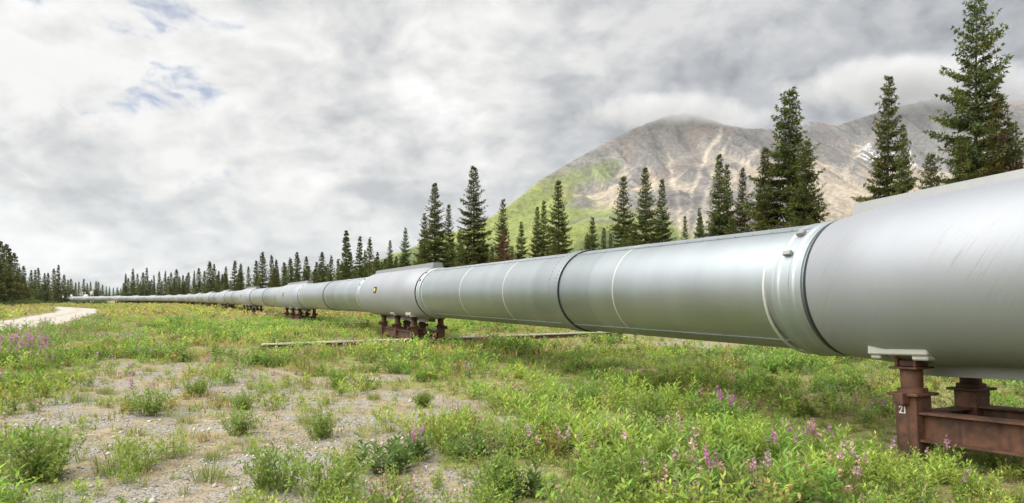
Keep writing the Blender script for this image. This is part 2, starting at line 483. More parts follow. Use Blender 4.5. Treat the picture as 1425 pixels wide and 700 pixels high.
# ------------------------------------------------------------------ mountain
def ridge_pts(L): return np.array([((px - CX) / F * Y, Y, EYE + (HY - py) / F * Y) for (px, py, Y) in L])
RIDGES = [
    ridge_pts([(952, 156, 3200), (925, 162, 3180), (900, 171, 3150), (850, 195, 3080), (800, 221, 3000), (750, 251, 2900), (715, 281, 2820), (680, 304, 2750), (640, 334, 2650), (590, 362, 2550), (520, 385, 2450), (430, 404, 2400)]),
    ridge_pts([(952, 156, 3200), (985, 165, 3220), (1010, 175, 3240), (1050, 178, 3290), (1085, 181, 3400), (1110, 186, 3700), (1130, 172, 4150)]),
    ridge_pts([(1012, 176, 3240), (1022, 215, 3000), (1045, 268, 2700), (1075, 318, 2450), (1100, 350, 2300)]),
    ridge_pts([(900, 172, 3150), (892, 222, 2920), (868, 272, 2650), (830, 320, 2400), (800, 345, 2250)]),
    ridge_pts([(952, 158, 3200), (948, 210, 3000), (956, 255, 2850), (966, 300, 2650)]),
    ridge_pts([(800, 222, 3000), (785, 268, 2800), (765, 310, 2600), (735, 340, 2450)]),
    ridge_pts([(1105, 178, 4100), (1130, 168, 4200), (1165, 175, 4300), (1200, 163, 4400), (1250, 148, 4500), (1300, 138, 4500), (1360, 150, 4600), (1425, 135, 4600), (1560, 150, 4600), (1750, 190, 4600)]),
    ridge_pts([(1225, 178, 4300), (1205, 205, 3900), (1170, 245, 3500), (1150, 290, 3100), (1120, 330, 2700)]),
    ridge_pts([(1440, 170, 4300), (1425, 205, 3700), (1350, 222, 3500), (1300, 242, 3300), (1255, 285, 2900), (1230, 325, 2600)]),
    ridge_pts([(1165, 178, 4250), (1140, 215, 3900), (1125, 250, 3600)]),
]
mx = np.linspace(-1300, 4000, 450); my = np.linspace(1900, 5000, 230)
MX, MY = np.meshgrid(mx, my)
wx = 160 * (fbm(MX / 380, MY / 380, 41, 4) - 0.5); wy = 160 * (fbm(MX / 380, MY / 380, 47, 4) - 0.5)
PX, PY = MX + wx, MY + wy
H = np.full(MX.shape, -30.0); GUL = np.zeros(MX.shape); STR = np.full(MX.shape, .5); RIB = np.zeros(MX.shape)
for ri, P in enumerate(RIDGES):
    acc = 0.0
    best = np.full(MX.shape, 1e9); bh = np.zeros(MX.shape); bt = np.zeros(MX.shape)
    dscale = sstep(np.full(1, 1.0), 0, 1)[0]
    for i in range(len(P) - 1):
        a, b = P[i], P[i + 1]; ab = b[:2] - a[:2]; L2 = ab @ ab; Lr = math.sqrt(L2)
        # warping vanishes near the crest so the skyline stays where it is
        d0 = np.hypot(MX - a[0], MY - a[1])
        t = np.clip(((MX - a[0]) * ab[0] + (MY - a[1]) * ab[1]) / L2, 0, 1)
        dd = np.hypot(MX - a[0] - ab[0] * t, MY - a[1] - ab[1] * t)
        sel = dd < best
        best = np.where(sel, dd, best); bh = np.where(sel, a[2] + (b[2] - a[2]) * t, bh); bt = np.where(sel, acc + Lr * t, bt)
        acc += Lr
    tw = bt + 0.35 * wx + 0.25 * best * (fbm(MX / 300, MY / 300, 61 + ri, 3) - 0.5)
    g1 = 1 - np.abs(2 * vnoise(tw / 105, best / 900, 71 + ri) - 1)
    g2 = 1 - np.abs(2 * vnoise(tw / 42, best / 500, 81 + ri) - 1)
    g3 = vnoise(tw / 21, best / 260, 87 + ri) * .6 + vnoise(tw / 9, best / 160, 89 + ri) * .4
    amp = sstep(best, 10, 180) * (1 - 0.75 * sstep(best, 500, 1300))
    d2 = np.maximum(best + 0.5 * wx * sstep(best, 60, 400), 0)
    Lf = np.maximum(bh, 60) * 2.25
    prof = np.where(d2 < Lf, np.clip(1 - d2 / Lf, 0, 1) ** 1.35, 0)
    h = bh * prof - amp * (95 * g1 ** 2 + 40 * g2 ** 2)
    k = 30.0
    new = np.maximum(H, h) + np.where(np.abs(H - h) < k, (k - np.abs(H - h)) ** 2 / (4 * k), 0) * sstep(best, 30, 150)
    GUL = np.where(h > H, amp * (g1 ** 3 * 0.8 + 0.3 * g2 ** 2), GUL)
    STR = np.where(h > H, g3, STR); RIB = np.where(h > H, sstep(best, 10, 120) * (1 - sstep(best, 420, 700)), RIB)
    H = new
H = H + 14 * (fbm(MX / 60, MY / 60, 91, 4) - 0.5) + 7 * (np.abs(fbm(MX / 25, MY / 25, 95, 3) - 0.5)) * sstep(H, 300, 600)
edge = sstep(MY, 1900, 2150) * sstep(MX, -1300, -900)
H = -25 + (H + 25) * edge
sx = np.gradient(H, mx, axis=1); sy = np.gradient(H, my, axis=0); slope = np.hypot(sx, sy)
def c3(*c): return np.array(c)[None, None, :]
nA = fbm(MX / 160, MY / 160, 101, 5)[..., None]; nB = fbm(MX / 45, MY / 45, 111, 4)[..., None]
nS = STR[..., None]; nB = np.clip(nB * .45 + nS * .55, 0, 1)
rock = c3(.07, .067, .066) * (1 - nB) + c3(.31, .29, .27) * nB
red = c3(.21, .165, .14); tan_ = c3(.44, .36, .27); grass = c3(.17, .20, .05) * (1 - nB) + c3(.34, .36, .10) * nB; scrub = c3(.055, .085, .03) * (1 - nB) + c3(.11, .15, .05) * nB
C = rock
C = C + (red - C) * sstep(nA, .55, .72) * 0.7
pxm = CX + F * MX / MY
ts = sstep(GUL[..., None] + 0.6 * (nA - .5) + 0.9 * (nS - .5), .30, .62) * sstep(740 - H[..., None], 0, 330)
C = C + (tan_ - C) * np.clip(ts, 0, 1) * 0.9
rightb = sstep(pxm, 1080, 1130)[..., None]
C = C + (c3(.42, .35, .26) - C) * rightb * sstep(nA + 0.0012 * (560 - H[..., None]), .42, .62) * 0.8
gl = sstep((880 - pxm)[..., None] / 330 + 0.9 * (nA - .5) + 0.5 * (nB - .5) + 0.0022 * (330 - H[..., None]), 0.0, .42)
C = C + (grass - C) * gl * (1 - 0.5 * np.clip(ts, 0, 1) * sstep(pxm, 800, 900)[..., None])
sc_ = sstep(0.006 * (190 - H[..., None]) + 1.3 * (nA - .5) + .8 * (nB - .5), 0.0, .35)
C = C + (scrub - C) * sc_ * 0.9
snow = (sstep(nB, .60, .66) * sstep(np.abs(pxm - 1235)[..., None], 60, 20) * sstep(np.abs(H - 800)[..., None], 140, 40))
C = C + (c3(.8, .8, .8) - C) * snow
# pale scree chutes and fans, dark ribs between them, as the slope shows them
pym = HY - F * (H - EYE) / MY
wob_u = 9 * (fbm(MX / 70, MY / 70, 141, 3) - .5); wob_v = 9 * (fbm(MX / 70, MY / 70, 147, 3) - .5)
def line_d(pts):
    d = np.full(MX.shape, 1e9); U, V_ = pxm + wob_u, pym + wob_v
    for (a, b) in zip(pts[:-1], pts[1:]):
        ax_, ay_ = b[0] - a[0], b[1] - a[1]; t = np.clip(((U - a[0]) * ax_ + (V_ - a[1]) * ay_) / (ax_ ** 2 + ay_ ** 2), 0, 1)
        d = np.minimum(d, np.hypot(U - a[0] - ax_ * t, V_ - a[1] - ay_ * t))
    return d[..., None]
front = (sstep(MY, 3900, 3500))[..., None]
brk = .55 + .45 * sstep(nS, .3, .6)
for pts, w_, a_ in [([(885, 150), (935, 175), (960, 215)], 26, .55), ([(868, 190), (915, 205), (945, 235)], 18, .5), ([(962, 225), (968, 262), (962, 290)], 9, .75), ([(925, 250), (932, 285)], 7, .6), ([(1060, 185), (1080, 230)], 14, .6), ([(1010, 235), (1000, 270)], 7, .5), ([(760, 262), (830, 215), (900, 180)], 9, .45), ([(1120, 180), (1165, 190), (1215, 175)], 12, .6), ([(1115, 215), (1145, 205), (1165, 225)], 12, .4)]:
    C = C + (rock * .8 - C) * sstep(line_d(pts), w_, w_ * .35) * a_
for pts, w_, a_ in [([(1004, 180), (985, 215), (968, 258), (957, 300), (954, 335)], 4.5, .9), ([(1015, 190), (995, 240), (978, 290), (964, 332)], 4, .8), ([(930, 215), (938, 258), (944, 300), (950, 330)], 4, .85), ([(1058, 205), (1022, 245), (992, 290), (968, 335)], 6, .75), ([(1075, 225), (1040, 272), (1000, 315)], 7, .7), ([(900, 235), (920, 280), (938, 315)], 3.5, .6), ([(870, 235), (892, 275), (915, 310)], 4, .45), ([(1195, 205), (1172, 250), (1150, 300)], 9, .6), ([(1125, 225), (1150, 262), (1165, 300)], 8, .55), ([(945, 300), (960, 345), (985, 300)], 14, .7)]:
    C = C + (c3(.50, .43, .34) * (.8 + .35 * nS) - C) * sstep(line_d(pts), w_ * (.45 + .9 * nS), w_ * .15) * a_ * .85 * brk
for pts, w_, a_ in [([(720, 290), (780, 255), (850, 235)], 20, .7), ([(700, 312), (780, 300), (850, 300)], 18, .8), ([(880, 300), (930, 318), (960, 335)], 12, .7), ([(640, 345), (720, 330)], 18, .8)]:
    C = C + (c3(.19, .235, .06) * (.7 + .6 * nB) - C) * sstep(line_d(pts), w_, w_ * .2) * a_ * brk
mi = np.arange(MX.size).reshape(MX.shape)
mq = np.stack([mi[:-1, :-1], mi[:-1, 1:], mi[1:, 1:], mi[1:, :-1]], -1).reshape(-1, 4)
def mountain_mat():
    m, N, b, out = new_mat('mountain_scree')
    at = N.n('ShaderNodeAttribute', attribute_name='Col')
    g = N.n('ShaderNodeNewGeometry').outputs['Position']
    n1 = N.noise(g, 0.05, 8, 0.65); n2 = N.noise(N.vmath('MULTIPLY', g, (1.0, 0.3, 0.3)).outputs[0], 0.03, 6, 0.6)
    n3 = N.noise(g, 0.16, 6, 0.65)
    f = N.math('ADD', N.math('ADD', N.math('MULTIPLY', N.ramp(n1, .3, .7, False), 0.55), N.math('MULTIPLY', n3, 0.4)), N.math('MULTIPLY', n2, 0.5))
    c = N.mix(1.0, at.outputs['Color'], N.n('ShaderNodeCombineXYZ', ins={0: f, 1: f, 2: f}).outputs[0], 'MULTIPLY')
    c = N.vmath('SCALE', c); c.inputs['Scale'].default_value = 1.3
    N.link(c.outputs[0], b.inputs['Base Color']); b.inputs['Roughness'].default_value = 1.0
    b.inputs['Specular IOR Level'].default_value = 0.05
    bump(N, b, n1, 0.9, 14.0)
    return m
mountain = mesh_arrays('mountain', np.stack([MX.ravel(), MY.ravel(), H.ravel()], 1), mq, mountain_mat(), np.clip(C, 0, 1).reshape(-1, 3).astype(np.float32), smooth=True)
tag(mountain, 'scree and grass covered mountain with its summit touching the cloud', None, None, 'structure')

# far hills closing the valley
hx = np.linspace(-11500, 1500, 160); hy = np.linspace(9300, 12500, 26)
HX, HYY = np.meshgrid(hx, hy)
hu = CX + F * HX / HYY
Hh = (250 * np.exp(-((hu - 60) / 95) ** 2) + 120 * np.exp(-((hu + 120) / 120) ** 2) + 90 * np.exp(-((hu - 300) / 150) ** 2)) * np.exp(-((HYY - 11000) / 800) ** 2)
Hh = Hh * (0.7 + 0.6 * fbm(HX / 700, HYY / 700, 131, 4)) - 25
hi = np.arange(HX.size).reshape(HX.shape)
hq = np.stack([hi[:-1, :-1], hi[:-1, 1:], hi[1:, 1:], hi[1:, :-1]], -1).reshape(-1, 4)
hills = mesh_arrays('hills', np.stack([HX.ravel(), HYY.ravel(), Hh.ravel()], 1), hq, simple('far_hill_cover', (0.14, 0.16, 0.12), 1, 0, 0.3, 0.002), smooth=True)
tag(hills, 'low distant hills beyond the end of the pipeline', None, None, 'structure')

# ------------------------------------------------------------------ pipeline
RP = 0.71
v0 = Vector((-.4103, .9119, 0)); e0 = Vector((.9119, .4103, 0))
TILT = 0.055
SAD = []
def sp_(s, l=6.3): return v0 * s + e0 * l
ZS = 1.55
p0 = sp_(1.6); p1 = sp_(22.8)
SAD.append(Vector((p0.x, p0.y, ZS)))
SAD.append(Vector((p1.x, p1.y, ZS)))
L = 21.2
heads = [-26.7, -28.3, -28.2, -28.2, -28.6, -29.4, -30.7, -32.5, -37, -40.5, -42.5, -43.5, -44, -44.3, -44.3]
for h_ in heads:
    p = SAD[-1] + Vector((math.sin(R(h_)), math.cos(R(h_)), 0)) * L
    p.z = ZS - 0.0035 * max(0, p.y - 24) - 0.05
    SAD.append(p)
pre = SAD[0] - (v0 * 21.2) + Vector((0, 0, 21.2 * TILT + 3.5 * TILT))
pipeline = empty('pipeline', (p1.x, p1.y, 0))
tag(pipeline, 'long silver insulated oil pipeline running across the meadow toward the forest', 'pipeline')
ORG = pipeline.location.copy()
nodes = [pre] + SAD
NS = len(SAD)
def seg_of(i): return 96 if i <= 1 else (64 if i <= 3 else 32)
for i in range(len(nodes) - 1):
    a, b = nodes[i], nodes[i + 1]            # span from support i-1 to support i
    d = (b - a); Ls = d.length; d.normalize()
    seg = seg_of(i)
    mid = {0: 9.0, 1: 8.9, 2: 10.6}.get(i, 10.4)
    ends = [(3.2 if i == 1 else 0.0, mid), (mid, Ls)]
    for k, (s0, s1) in enumerate(ends):
        ring = [(s0, RP)]
        n = max(1, int((s1 - s0) / 1.2))
        ring = [(s0 + (s1 - s0) * j / n, RP) for j in range(n + 1)]
        sec = MB().lathe(a, d, ring, seg, caps=False).build('pipe_section', M['galv'], pipeline, ORG, 40)
        if i <= 5 and k == 0:
            bm_ = MB().lathe(a, d, [(mid - 0.02, RP - .01), (mid - 0.02, RP + .016), (mid + 0.02, RP + .022), (mid + .34, RP + .022), (mid + .36, RP - .01)], seg, caps=False)
            bm_.build('joint_band', M['galv'], sec, ORG, 30)
            MB().lathe(a, d, [(mid - .048, RP - .01), (mid - .048, RP + .02), (mid - .022, RP + .02), (mid - .022, RP - .01)], seg, caps=False).build('joint_gasket', M['black'], sec, ORG, 30)
            if i <= 2:
                for side in (mid + .05, mid + .31):
                    rv = MB()
                    for q_ in range(64):
                        an = 2 * math.pi * q_ / 64
                        up = Vector((0, 0, 1)); e1 = d.cross(up).normalized(); e2 = e1.cross(d).normalized()
                        rv.box(a + d * side + (e1 * math.cos(an) + e2 * math.sin(an)) * (RP + .024), (.016, .016, .012), (d, e1 * -math.sin(an) + e2 * math.cos(an), e1 * math.cos(an) + e2 * math.sin(an)))
                    tag(rv.build('rivet_row', M['galv'], sec, ORG), kind='stuff')
        if i <= 3:
            # sheet laps: circumferential seams and lengthwise laps
            us = np.arange(s0 + 1.9, s1 - 0.5, 2.05) if i != 1 else (np.array([11.3, 13.9]) if k else np.array([7.15]))
            for u in us:
                if i <= 2 and (u < 3.6 or u > Ls - 3.6): continue
                MB().lathe(a, d, [(u - .012, RP - .004), (u - .008, RP + .004), (u + .008, RP + .004), (u + .012, RP - .004)], seg, caps=False).build('sheet_seam', M['strap'], sec, ORG, 30)
            up = Vector((0, 0, 1)); e1 = d.cross(up).normalized(); e2 = e1.cross(d).normalized()
            for deg in (118, 236):
                an = R(deg); o_ = e1 * math.cos(an) + e2 * math.sin(an); t_ = e1 * -math.sin(an) + e2 * math.cos(an)
                lo, hi_ = (max(s0, 3.6) if i else s0), min(s1, Ls - 3.6)
                if hi_ > lo:
                    lp = MB()
                    lp.box(a + d * ((lo + hi_) / 2) + o_ * (RP + .003), (hi_ - lo, .035, .010), (d, t_, o_))
                    if i <= 1:
                        for uu in np.arange(lo + .15, hi_ - .1, .3):
                            lp.box(a + d * uu + o_ * (RP + .010), (.014, .014, .010), (d, t_, o_))
                    lp.build('lengthwise_lap', M['galv'], sec, ORG)
# shrouds over the supports
HL = 3.5
def shroud_r(dd, r, a):
    # the shroud is wider than high: it swells at the sides, its top stays near the pipe
    side = abs(math.cos(a)) ** 1.3
    body = min(1.0, max(0.0, (HL - abs(dd - HL)) / 0.7))
    body = body * body * (3 - 2 * body) * 0.35 + 0.65 * body
    low = max(0.0, -math.sin(a))
    return r + body * (0.035 + 0.155 * side + 0.01 * low)
for i in range(NS):
    c = SAD[i].copy()
    if i == 0: c.z += 3.5 * TILT
    dn = (nodes[i + 2] - c).normalized() if i + 2 < len(nodes) else (c - nodes[i]).normalized()
    dp = (c - nodes[i]).normalized()
    d = (dn + dp).normalized()
    if i == 0: d = (v0 + Vector((0, 0, -TILT))).normalized()
    seg = 96 if i <= 1 else (64 if i <= 3 else 32)
    up = Vector((0, 0, 1)); e1 = d.cross(up).normalized(); e2 = e1.cross(d).normalized()
    st = c - d * HL
    prof = [(0, RP + .012)] + [(2 * HL * j / 28, RP + .03) for j in range(0, 29)] + [(2 * HL, RP + .022)]
    sh = MB().lathe(st, d, prof, seg, caps=False, rfun=shroud_r).build('saddle_shroud', M['shroud'], pipeline, ORG, 35)
    # ridge box on top
    rw, rh = 0.34, (0.10 if i == 0 else 0.14)
    rz = RP + 0.05
    rb = MB()
    vs_ = []
    x0_, x1_ = (-HL + .05, HL - .12)
    for xx, hh in ((x0_, rh * 1.05), (x1_ - .10, rh), (x1_, .10)):
        for yy, zt in ((-rw / 2, 0), (rw / 2, 0), (rw / 2 * .8, 1), (-rw / 2 * .8, 1)):
            vs_.append(c + d * xx + e1 * yy + e2 * (rz - .06 + zt * (hh + .06)))
    rb.add(vs_, [(0, 3, 2, 1), (8, 9, 10, 11)] + [(j * 4 + k, j * 4 + (k + 1) % 4, (j + 1) * 4 + (k + 1) % 4, (j + 1) * 4 + k) for j in range(2) for k in range(4)])
    rb.build('ridge_box', M['ridge'], sh, ORG)
    if i <= 6:
        for sgn in (-1, 1):
            u = HL * (1 + sgn)
            MB().lathe(st, d, [(u - .022 + sgn * .015, RP - .02), (u - .022 + sgn * .015, RP + .026), (u + .022 + sgn * .015, RP + .026), (u + .022 + sgn * .015, RP - .02)], seg, caps=False).build('end_gasket', M['black'], sh, ORG, 30)
            u2 = u + sgn * 0.28
            if i <= 2:
                pr = [(u2 - .20, RP), (u2 - .20, RP + .02), (u2 - .12, RP + .018), (u2 - .10, RP + .030), (u2 - .06, RP + .030), (u2 - .04, RP + .018), (u2 + .08, RP + .018), (u2 + .10, RP + .03), (u2 + .13, RP + .03), (u2 + .15, RP + .016), (u2 + .20, RP + .016), (u2 + .20, RP)]
                if sgn < 0: pr = pr
                MB().lathe(st, d, pr, seg, caps=False).build('collar_band', M['collar'], sh, ORG, 25)
                u3 = u2 + sgn * .32
                MB().lathe(st, d, [(u3 - .016, RP - .005), (u3 - .012, RP + .012), (u3 + .012, RP + .012), (u3 + .016, RP - .005)], seg, caps=False).build('strap', M['strap'], sh, ORG, 30)
                an = R(128)
                o_ = e1 * math.cos(an) + e2 * math.sin(an); t_ = e1 * -math.sin(an) + e2 * math.cos(an)
                for dd_, an in ((0.02, R(150)), (0.0, R(128))):
                    o_ = e1 * math.cos(an) + e2 * math.sin(an); t_ = e1 * -math.sin(an) + e2 * math.cos(an)
                    MB().box(st + d * (u2 + dd_) + o_ * (RP + .045), (.10, .05, .035), (d, t_, o_)).build('strap_buckle', M['ridge'], sh, ORG)
    if i <= 4:
        # flange strips hanging along the underside
        for yy in (-.10, .13):
            MB().box(c + e1 * yy - e2 * (RP + .12), (2 * HL - 1.4, .012, .12), (d, e1, e2)).build('bottom_flange', M['ridge'], sh, ORG)
    if i >= 1 and i <= 4:
        an = R(172)
        o_ = e1 * math.cos(an) + e2 * math.sin(an); t_ = (e1 * -math.sin(an) + e2 * math.cos(an)).normalized()
        rr = shroud_r(HL + .6, RP + .03, an)
        pc = c + d * .6 + o_ * (rr + .012)
        mk = MB().box(pc, (.26, .20, .02), (d, t_, o_)).build('marker_plate', M['black'], sh, ORG)
        MB().box(pc + o_ * .012, (.16, .11, .006), (d, t_, o_)).build('marker_face', M['yellow'], sh, ORG)
    if i >= 1:
        # the sleeve follows the slight bend of the pipe at its support
        for ob in [sh] + list(sh.children):
            for v in ob.data.vertices:
                t = (v.co + ORG - c).dot(d)
                v.co += ((dn if t > 0 else dp) - d) * t
            ob.data.update()
# ------------------------------------------------------------------ support frames
PW = 0.42           # half distance between the two rows of posts
def ibeam(mb, p, q, h, w, t=0.018):
    p, q = Vector(p), Vector(q); d = (q - p); L_ = d.length; d.normalize(); z = Vector((0, 0, 1)); s_ = d.cross(z).normalized(); c = (p + q) / 2
    mb.box(c + z * (h / 2 - t / 2), (L_, w, t), (d, s_, z)); mb.box(c - z * (h / 2 - t / 2), (L_, w, t), (d, s_, z))
    mb.box(c, (L_, t * .8, h - 2 * t), (d, s_, z)); return mb
def make_frame(detail, zoff):
    """zoff: pipe centre height above the frame base"""
    root = empty('support_frame')
    top = zoff - RP + 0.02
    us = (-2.2, 0.0, 2.2)
    for u in us:
        for w in (-PW, PW):
            lowz = 0.50
            if detail:
                po = MB().box((u, w, lowz / 2 - .02), (.21, .21, lowz + .04)).build('post', M['rust'], root, bevel=.006)
                MB().box((u, w, lowz + .0135), (.30, .30, .025)).build('top_plate', M['rust'], po, bevel=.004)
                MB().lathe((u, w, lowz + .028), (0, 0, 1), [(0, .125), (.035, .125), (.04, .092), (.20, .092), (.205, .10), (.21, .10)], 24).build('column', M['rust'], po, smooth=35)
                MB().box((u, w, lowz + .25), (.27, .25, .018)).build('flange', M['rust'], po, bevel=.003)
                cl = MB(); zc = (lowz + .262 + top + .06) / 2; hc = top + .06 - lowz - .262
                for s_ in (-.075, .075): cl.box((u + s_ * 1.2, w, zc), (.03, .17, hc))
                cl.box((u, w, lowz + .29), (.15, .12, .05))
                cl.build('clevis', M['rust'], po, bevel=.004)
                bl = MB().tube((u - .125, w, zc + .02), (u + .125, w, zc + .02), .034, 8)
                bl.tube((u - .135, w, zc + .02), (u - .10, w, zc + .02), .05, 6); bl.tube((u + .10, w, zc + .02), (u + .135, w, zc + .02), .05, 6)
                bl.build('bolt', M['rust'], po, smooth=40)
                sw = 1 if w > 0 else -1
                pad = MB(); pad.box((u, w + sw * .075, top + .06), (.58, .25, .10)); pad.box((u - .20, w + sw * .06, top + .0), (.15, .22, .07)); pad.box((u + .23, w + sw * .06, top + .0), (.10, .22, .06))
                pad.build('shoe_pad', M['foam'], po, bevel=.012)
                lug = MB().box((u - .0, w - sw * -.155, lowz - .02), (.10, .10, .10)); lug.build('side_lug', M['rust'], po, bevel=.004)
            else:
                pm = MB(); pm.box((u, w, .25), (.24, .24, .54)); pm.tube((u, w, .5), (u, w, top + .05), .11, 10)
                pm.build('post', M['rust'], root)
    for w in (-PW, PW):
        for a, b in ((-2.2, 0), (0, 2.2)):
            ibeam(MB(), (a + .107, w, .23), (b - .107, w, .23), .26, .17).build('long_beam', M['rust'], root)
    for u in us:
        ibeam(MB(), (u, -PW + .107, .225), (u, PW - .107, .225), .24, .16).build('cross_beam', M['rust'], root)
    return root
protoF = make_frame(True, ZS); protoS = make_frame(False, ZS)
FR_LAB = ['rusty steel support frame with 21 painted in white on its corner post', 'rusty six post support frame under the shroud with the big marker plate',
          'second rusty support frame beyond the numbered one plus one, clear of grass']
usedF = usedS = False
frames = []
for i in range(NS):
    c = SAD[i].copy()
    if i == 0: c.z += 3.5 * TILT
    dn = (nodes[i + 2] - c).normalized() if i + 2 < len(nodes) else (c - nodes[i]).normalized()
    dp = (c - nodes[i]).normalized()
    d = (dn + dp).normalized()
    if i == 0: d = (v0 + Vector((0, 0, -TILT))).normalized()
    if i <= 3:
        o = protoF if not usedF else copy_tree(protoF); usedF = True
    else:
        o = protoS if not usedS else copy_tree(protoS); usedS = True
    yaw = math.atan2(d.y, d.x) + (R(-3) if i == 1 else 0)
    o.rotation_euler = (0, -math.asin(d.z), yaw)
    shift = d * (0.35 if i == 0 else -0.4 if i == 1 else 0)
    o.location = (c.x + shift.x, c.y + shift.y, c.z + shift.z - ZS)
    frames.append(o)
for i, o in enumerate(frames):
    if i == 0: tag(o, 'rusty steel support frame with 21 painted in white on its corner post', 'support', 'pipeline supports')
    elif i == 1: tag(o, 'rusty six post support frame with a long rail lying across below it', 'support', 'pipeline supports')
    elif i == 2: tag(o, 'rusty support frame next along the pipe after the six post one with the rail', 'support', 'pipeline supports')
    else: tag(o, 'rusty support frame far along the pipeline among its distant supports', 'support', 'distant pipeline supports')
# painted number on the corner post of the first frame
f0 = frames[0]
post0 = [ch for ch in f0.children if ch.name.startswith('post')]
corner = None; bestx = 1e9
bpy.context.view_layer.update()
for ch in post0:
    co = f0.matrix_world @ (sum((Vector(b) for b in ch.bound_box), Vector()) / 8)
    if co.y > 0.5:
        k_ = co.x - 0.5 * co.y
        loc = sum((Vector(b) for b in ch.bound_box), Vector()) / 8
        if loc.x > 1.5 and loc.y > 0: corner = (ch, loc)
def strokes(mb, pts, o, ax, ay, az, w=.009):
    for (a, b) in zip(pts[:-1], pts[1:]):
        pa = o + ax * a[0] + ay * a[1]; pb = o + ax * b[0] + ay * b[1]
        d = (pb - pa); l_ = d.length; d.normalize(); mb.box((pa + pb) / 2, (l_ + w * .7, w, .003), (d, az.cross(d), az))
if corner:
    ch, loc = corner
    # the face turned to the open meadow (local +y)
    o_ = Vector((loc.x + .02, loc.y + .107, .37)); ax = Vector((-1, 0, 0)); ay = Vector((0, 0, 1)); az = Vector((0, 1, 0))
    nm = MB()
    strokes(nm, [(-.038, .022), (-.030, .032), (-.016, .031), (-.011, .019), (-.021, .0), (-.039, -.026), (-.011, -.026)], o_, ax, ay, az)
    strokes(nm, [(.012, .031), (.014, -.026), (.002, -.026)], o_, ax, ay, az)
    nm.build('painted_number', M['white'], ch)
# ------------------------------------------------------------------ rails lying across under the supports
RAILS = []
def rail(a, b, label, w=.17, h=.15):
    RAILS.append((a, b))
    a = Vector((a[0], a[1], gz1(*a))); b = Vector((b[0], b[1], gz1(*b)))
    c = (a + b) / 2; root = empty('sliding_rail', c)
    d = (b - a); L_ = d.length; d.normalize(); z = Vector((0, 0, 1)); s_ = d.cross(z).normalized(); z = s_.cross(d)
    m1 = MB().box(Vector((0, 0, h * .4)), (L_, w * .7, h * .9), (d, s_, z)); m1.build('web', M['rust'], root)
    m2 = MB().box(Vector((0, 0, h * .85 + .024)), (L_, w, .04), (d, s_, z)); m2.build('bearing_strip', M['wood'], root)
    tag(root, label, 'rail', 'rails across the pipeline')
rail(pix_ground(365, 481, .12), pix_ground(866, 462.5, .12), 'long pale topped rail lying in the grass across the six post support')
rail(pix_ground(343, 452, .1), pix_ground(520, 450, .1), 'nearer of two thin rails in the grass by a farther support')
rail(pix_ground(395, 443, .1), pix_ground(520, 441.6, .1), 'farther of two thin rails in the grass by a farther support')

# ------------------------------------------------------------------ gate frame, signs, valve station
def gate():
    bx, by = pix_ground(67, 421.5); z0 = gz1(bx, by)
    s = by / F
    root = empty('gate_frame', (bx, by, z0))
    w, h = 26 * s, 12.2 * s
    for sg in (-1, 1): MB().tube((sg * w / 2, 0, -.2), (sg * w / 2, 0, h), .13, 10).build('post', M['rust'], root, smooth=40)
    MB().box((0, 0, h + .06), (w + .4, .22, .22)).build('crossbar', M['rust'], root)
    MB().box((-.12 * w, -.13, h + .30), (.17 * w, .03, .36)).build('sign_panel', M['white'], root)
    MB().box((w / 2, -.16, h * .33), (.42, .03, .34)).build('reflector_panel', simple('orange_board', (.55, .2, .1), .5), root)
    tag(root, 'rusty goalpost shaped height gate with small white sign on its bar', 'gate')
    bx, by = pix_ground(87.5, 421.2); z0 = gz1(bx, by); s = by / F
    root = empty('sign_post', (bx, by, z0))
    MB().tube((0, 0, -.1), (0, 0, 7 * s), .05, 8).build('post', M['rust'], root)
    MB().box((0, -.06, 9 * s), (3.0 * s, .03, 4.4 * s)).build('panel', simple('pale_sign_back', (.5, .52, .5), .5), root)
    tag(root, 'pale rectangular sign on a brown post beside the gate frame', 'sign')
gate()
def valve_station():
    # stands behind the far stretch of the pipe
    Y = 265.0; cx = (119 - CX) / F * Y; z0 = gz1(cx, Y); s = Y / F
    root = empty('valve_station', (cx, Y, z0))
    base = EYE - (423 - HY) * s - z0
    zc = EYE - (413.2 - HY) * s - z0
    MB().lathe((2.5 * s, -2.5 * s, zc), (.15, -1, .05), [(0, 3.4 * s), (1.2 * s, 3.4 * s), (2.2 * s, 2.8 * s), (2.7 * s, 1.2 * s)], 20).build('valve_bonnet', M['white'], root, smooth=40)
    MB().tube((2.5 * s, 0, -.2), (2.5 * s, 0, zc), 1.6 * s, 12).build('pedestal', M['ridge'], root, smooth=40)
    for k, (x, h) in enumerate(((-10, 9), (-7, 12), (-4, 15), (-1, 15), (7, 14), (10, 12))):
        MB().tube((x * s, (k % 2) * s, -.2), (x * s, (k % 2) * s, h * s), .45 * s, 8).build('upright', M['strap'], root, smooth=40)
    for z_ in (9, 11.5, 14):
        MB().box((-4 * s if z_ > 12 else -5.5 * s, -.4 * s, z_ * s), (7 * s if z_ > 12 else 10 * s, .4 * s, .5 * s)).build('cross_rail', M['strap'], root)
    MB().lathe((8.5 * s, 0, 13.5 * s), (0, -1, 0), [(0, 2.4 * s), (.3 * s, 2.4 * s), (.4 * s, 2.0 * s)], 16).build('hand_wheel', M['strap'], root, smooth=40)
    tag(root, 'white domed valve station rising behind the far end of the pipe', 'valve station')
valve_station()
def marker():
    Y = 268.0; cx = (99.5 - CX) / F * Y; s = Y / F; z0 = gz1(cx, Y)
    root = empty('marker_post', (cx, Y, z0))
    MB().tube((0, 0, -.2), (0, 0, 9 * s), .08, 8).build('post', M['strap'], root)
    MB().box((0, -.1, 10 * s), (2.8 * s, .05, 2.6 * s)).build('panel', M['white'], root)
    tag(root, 'small white marker post at the far end of the pipe', 'marker post')
marker()

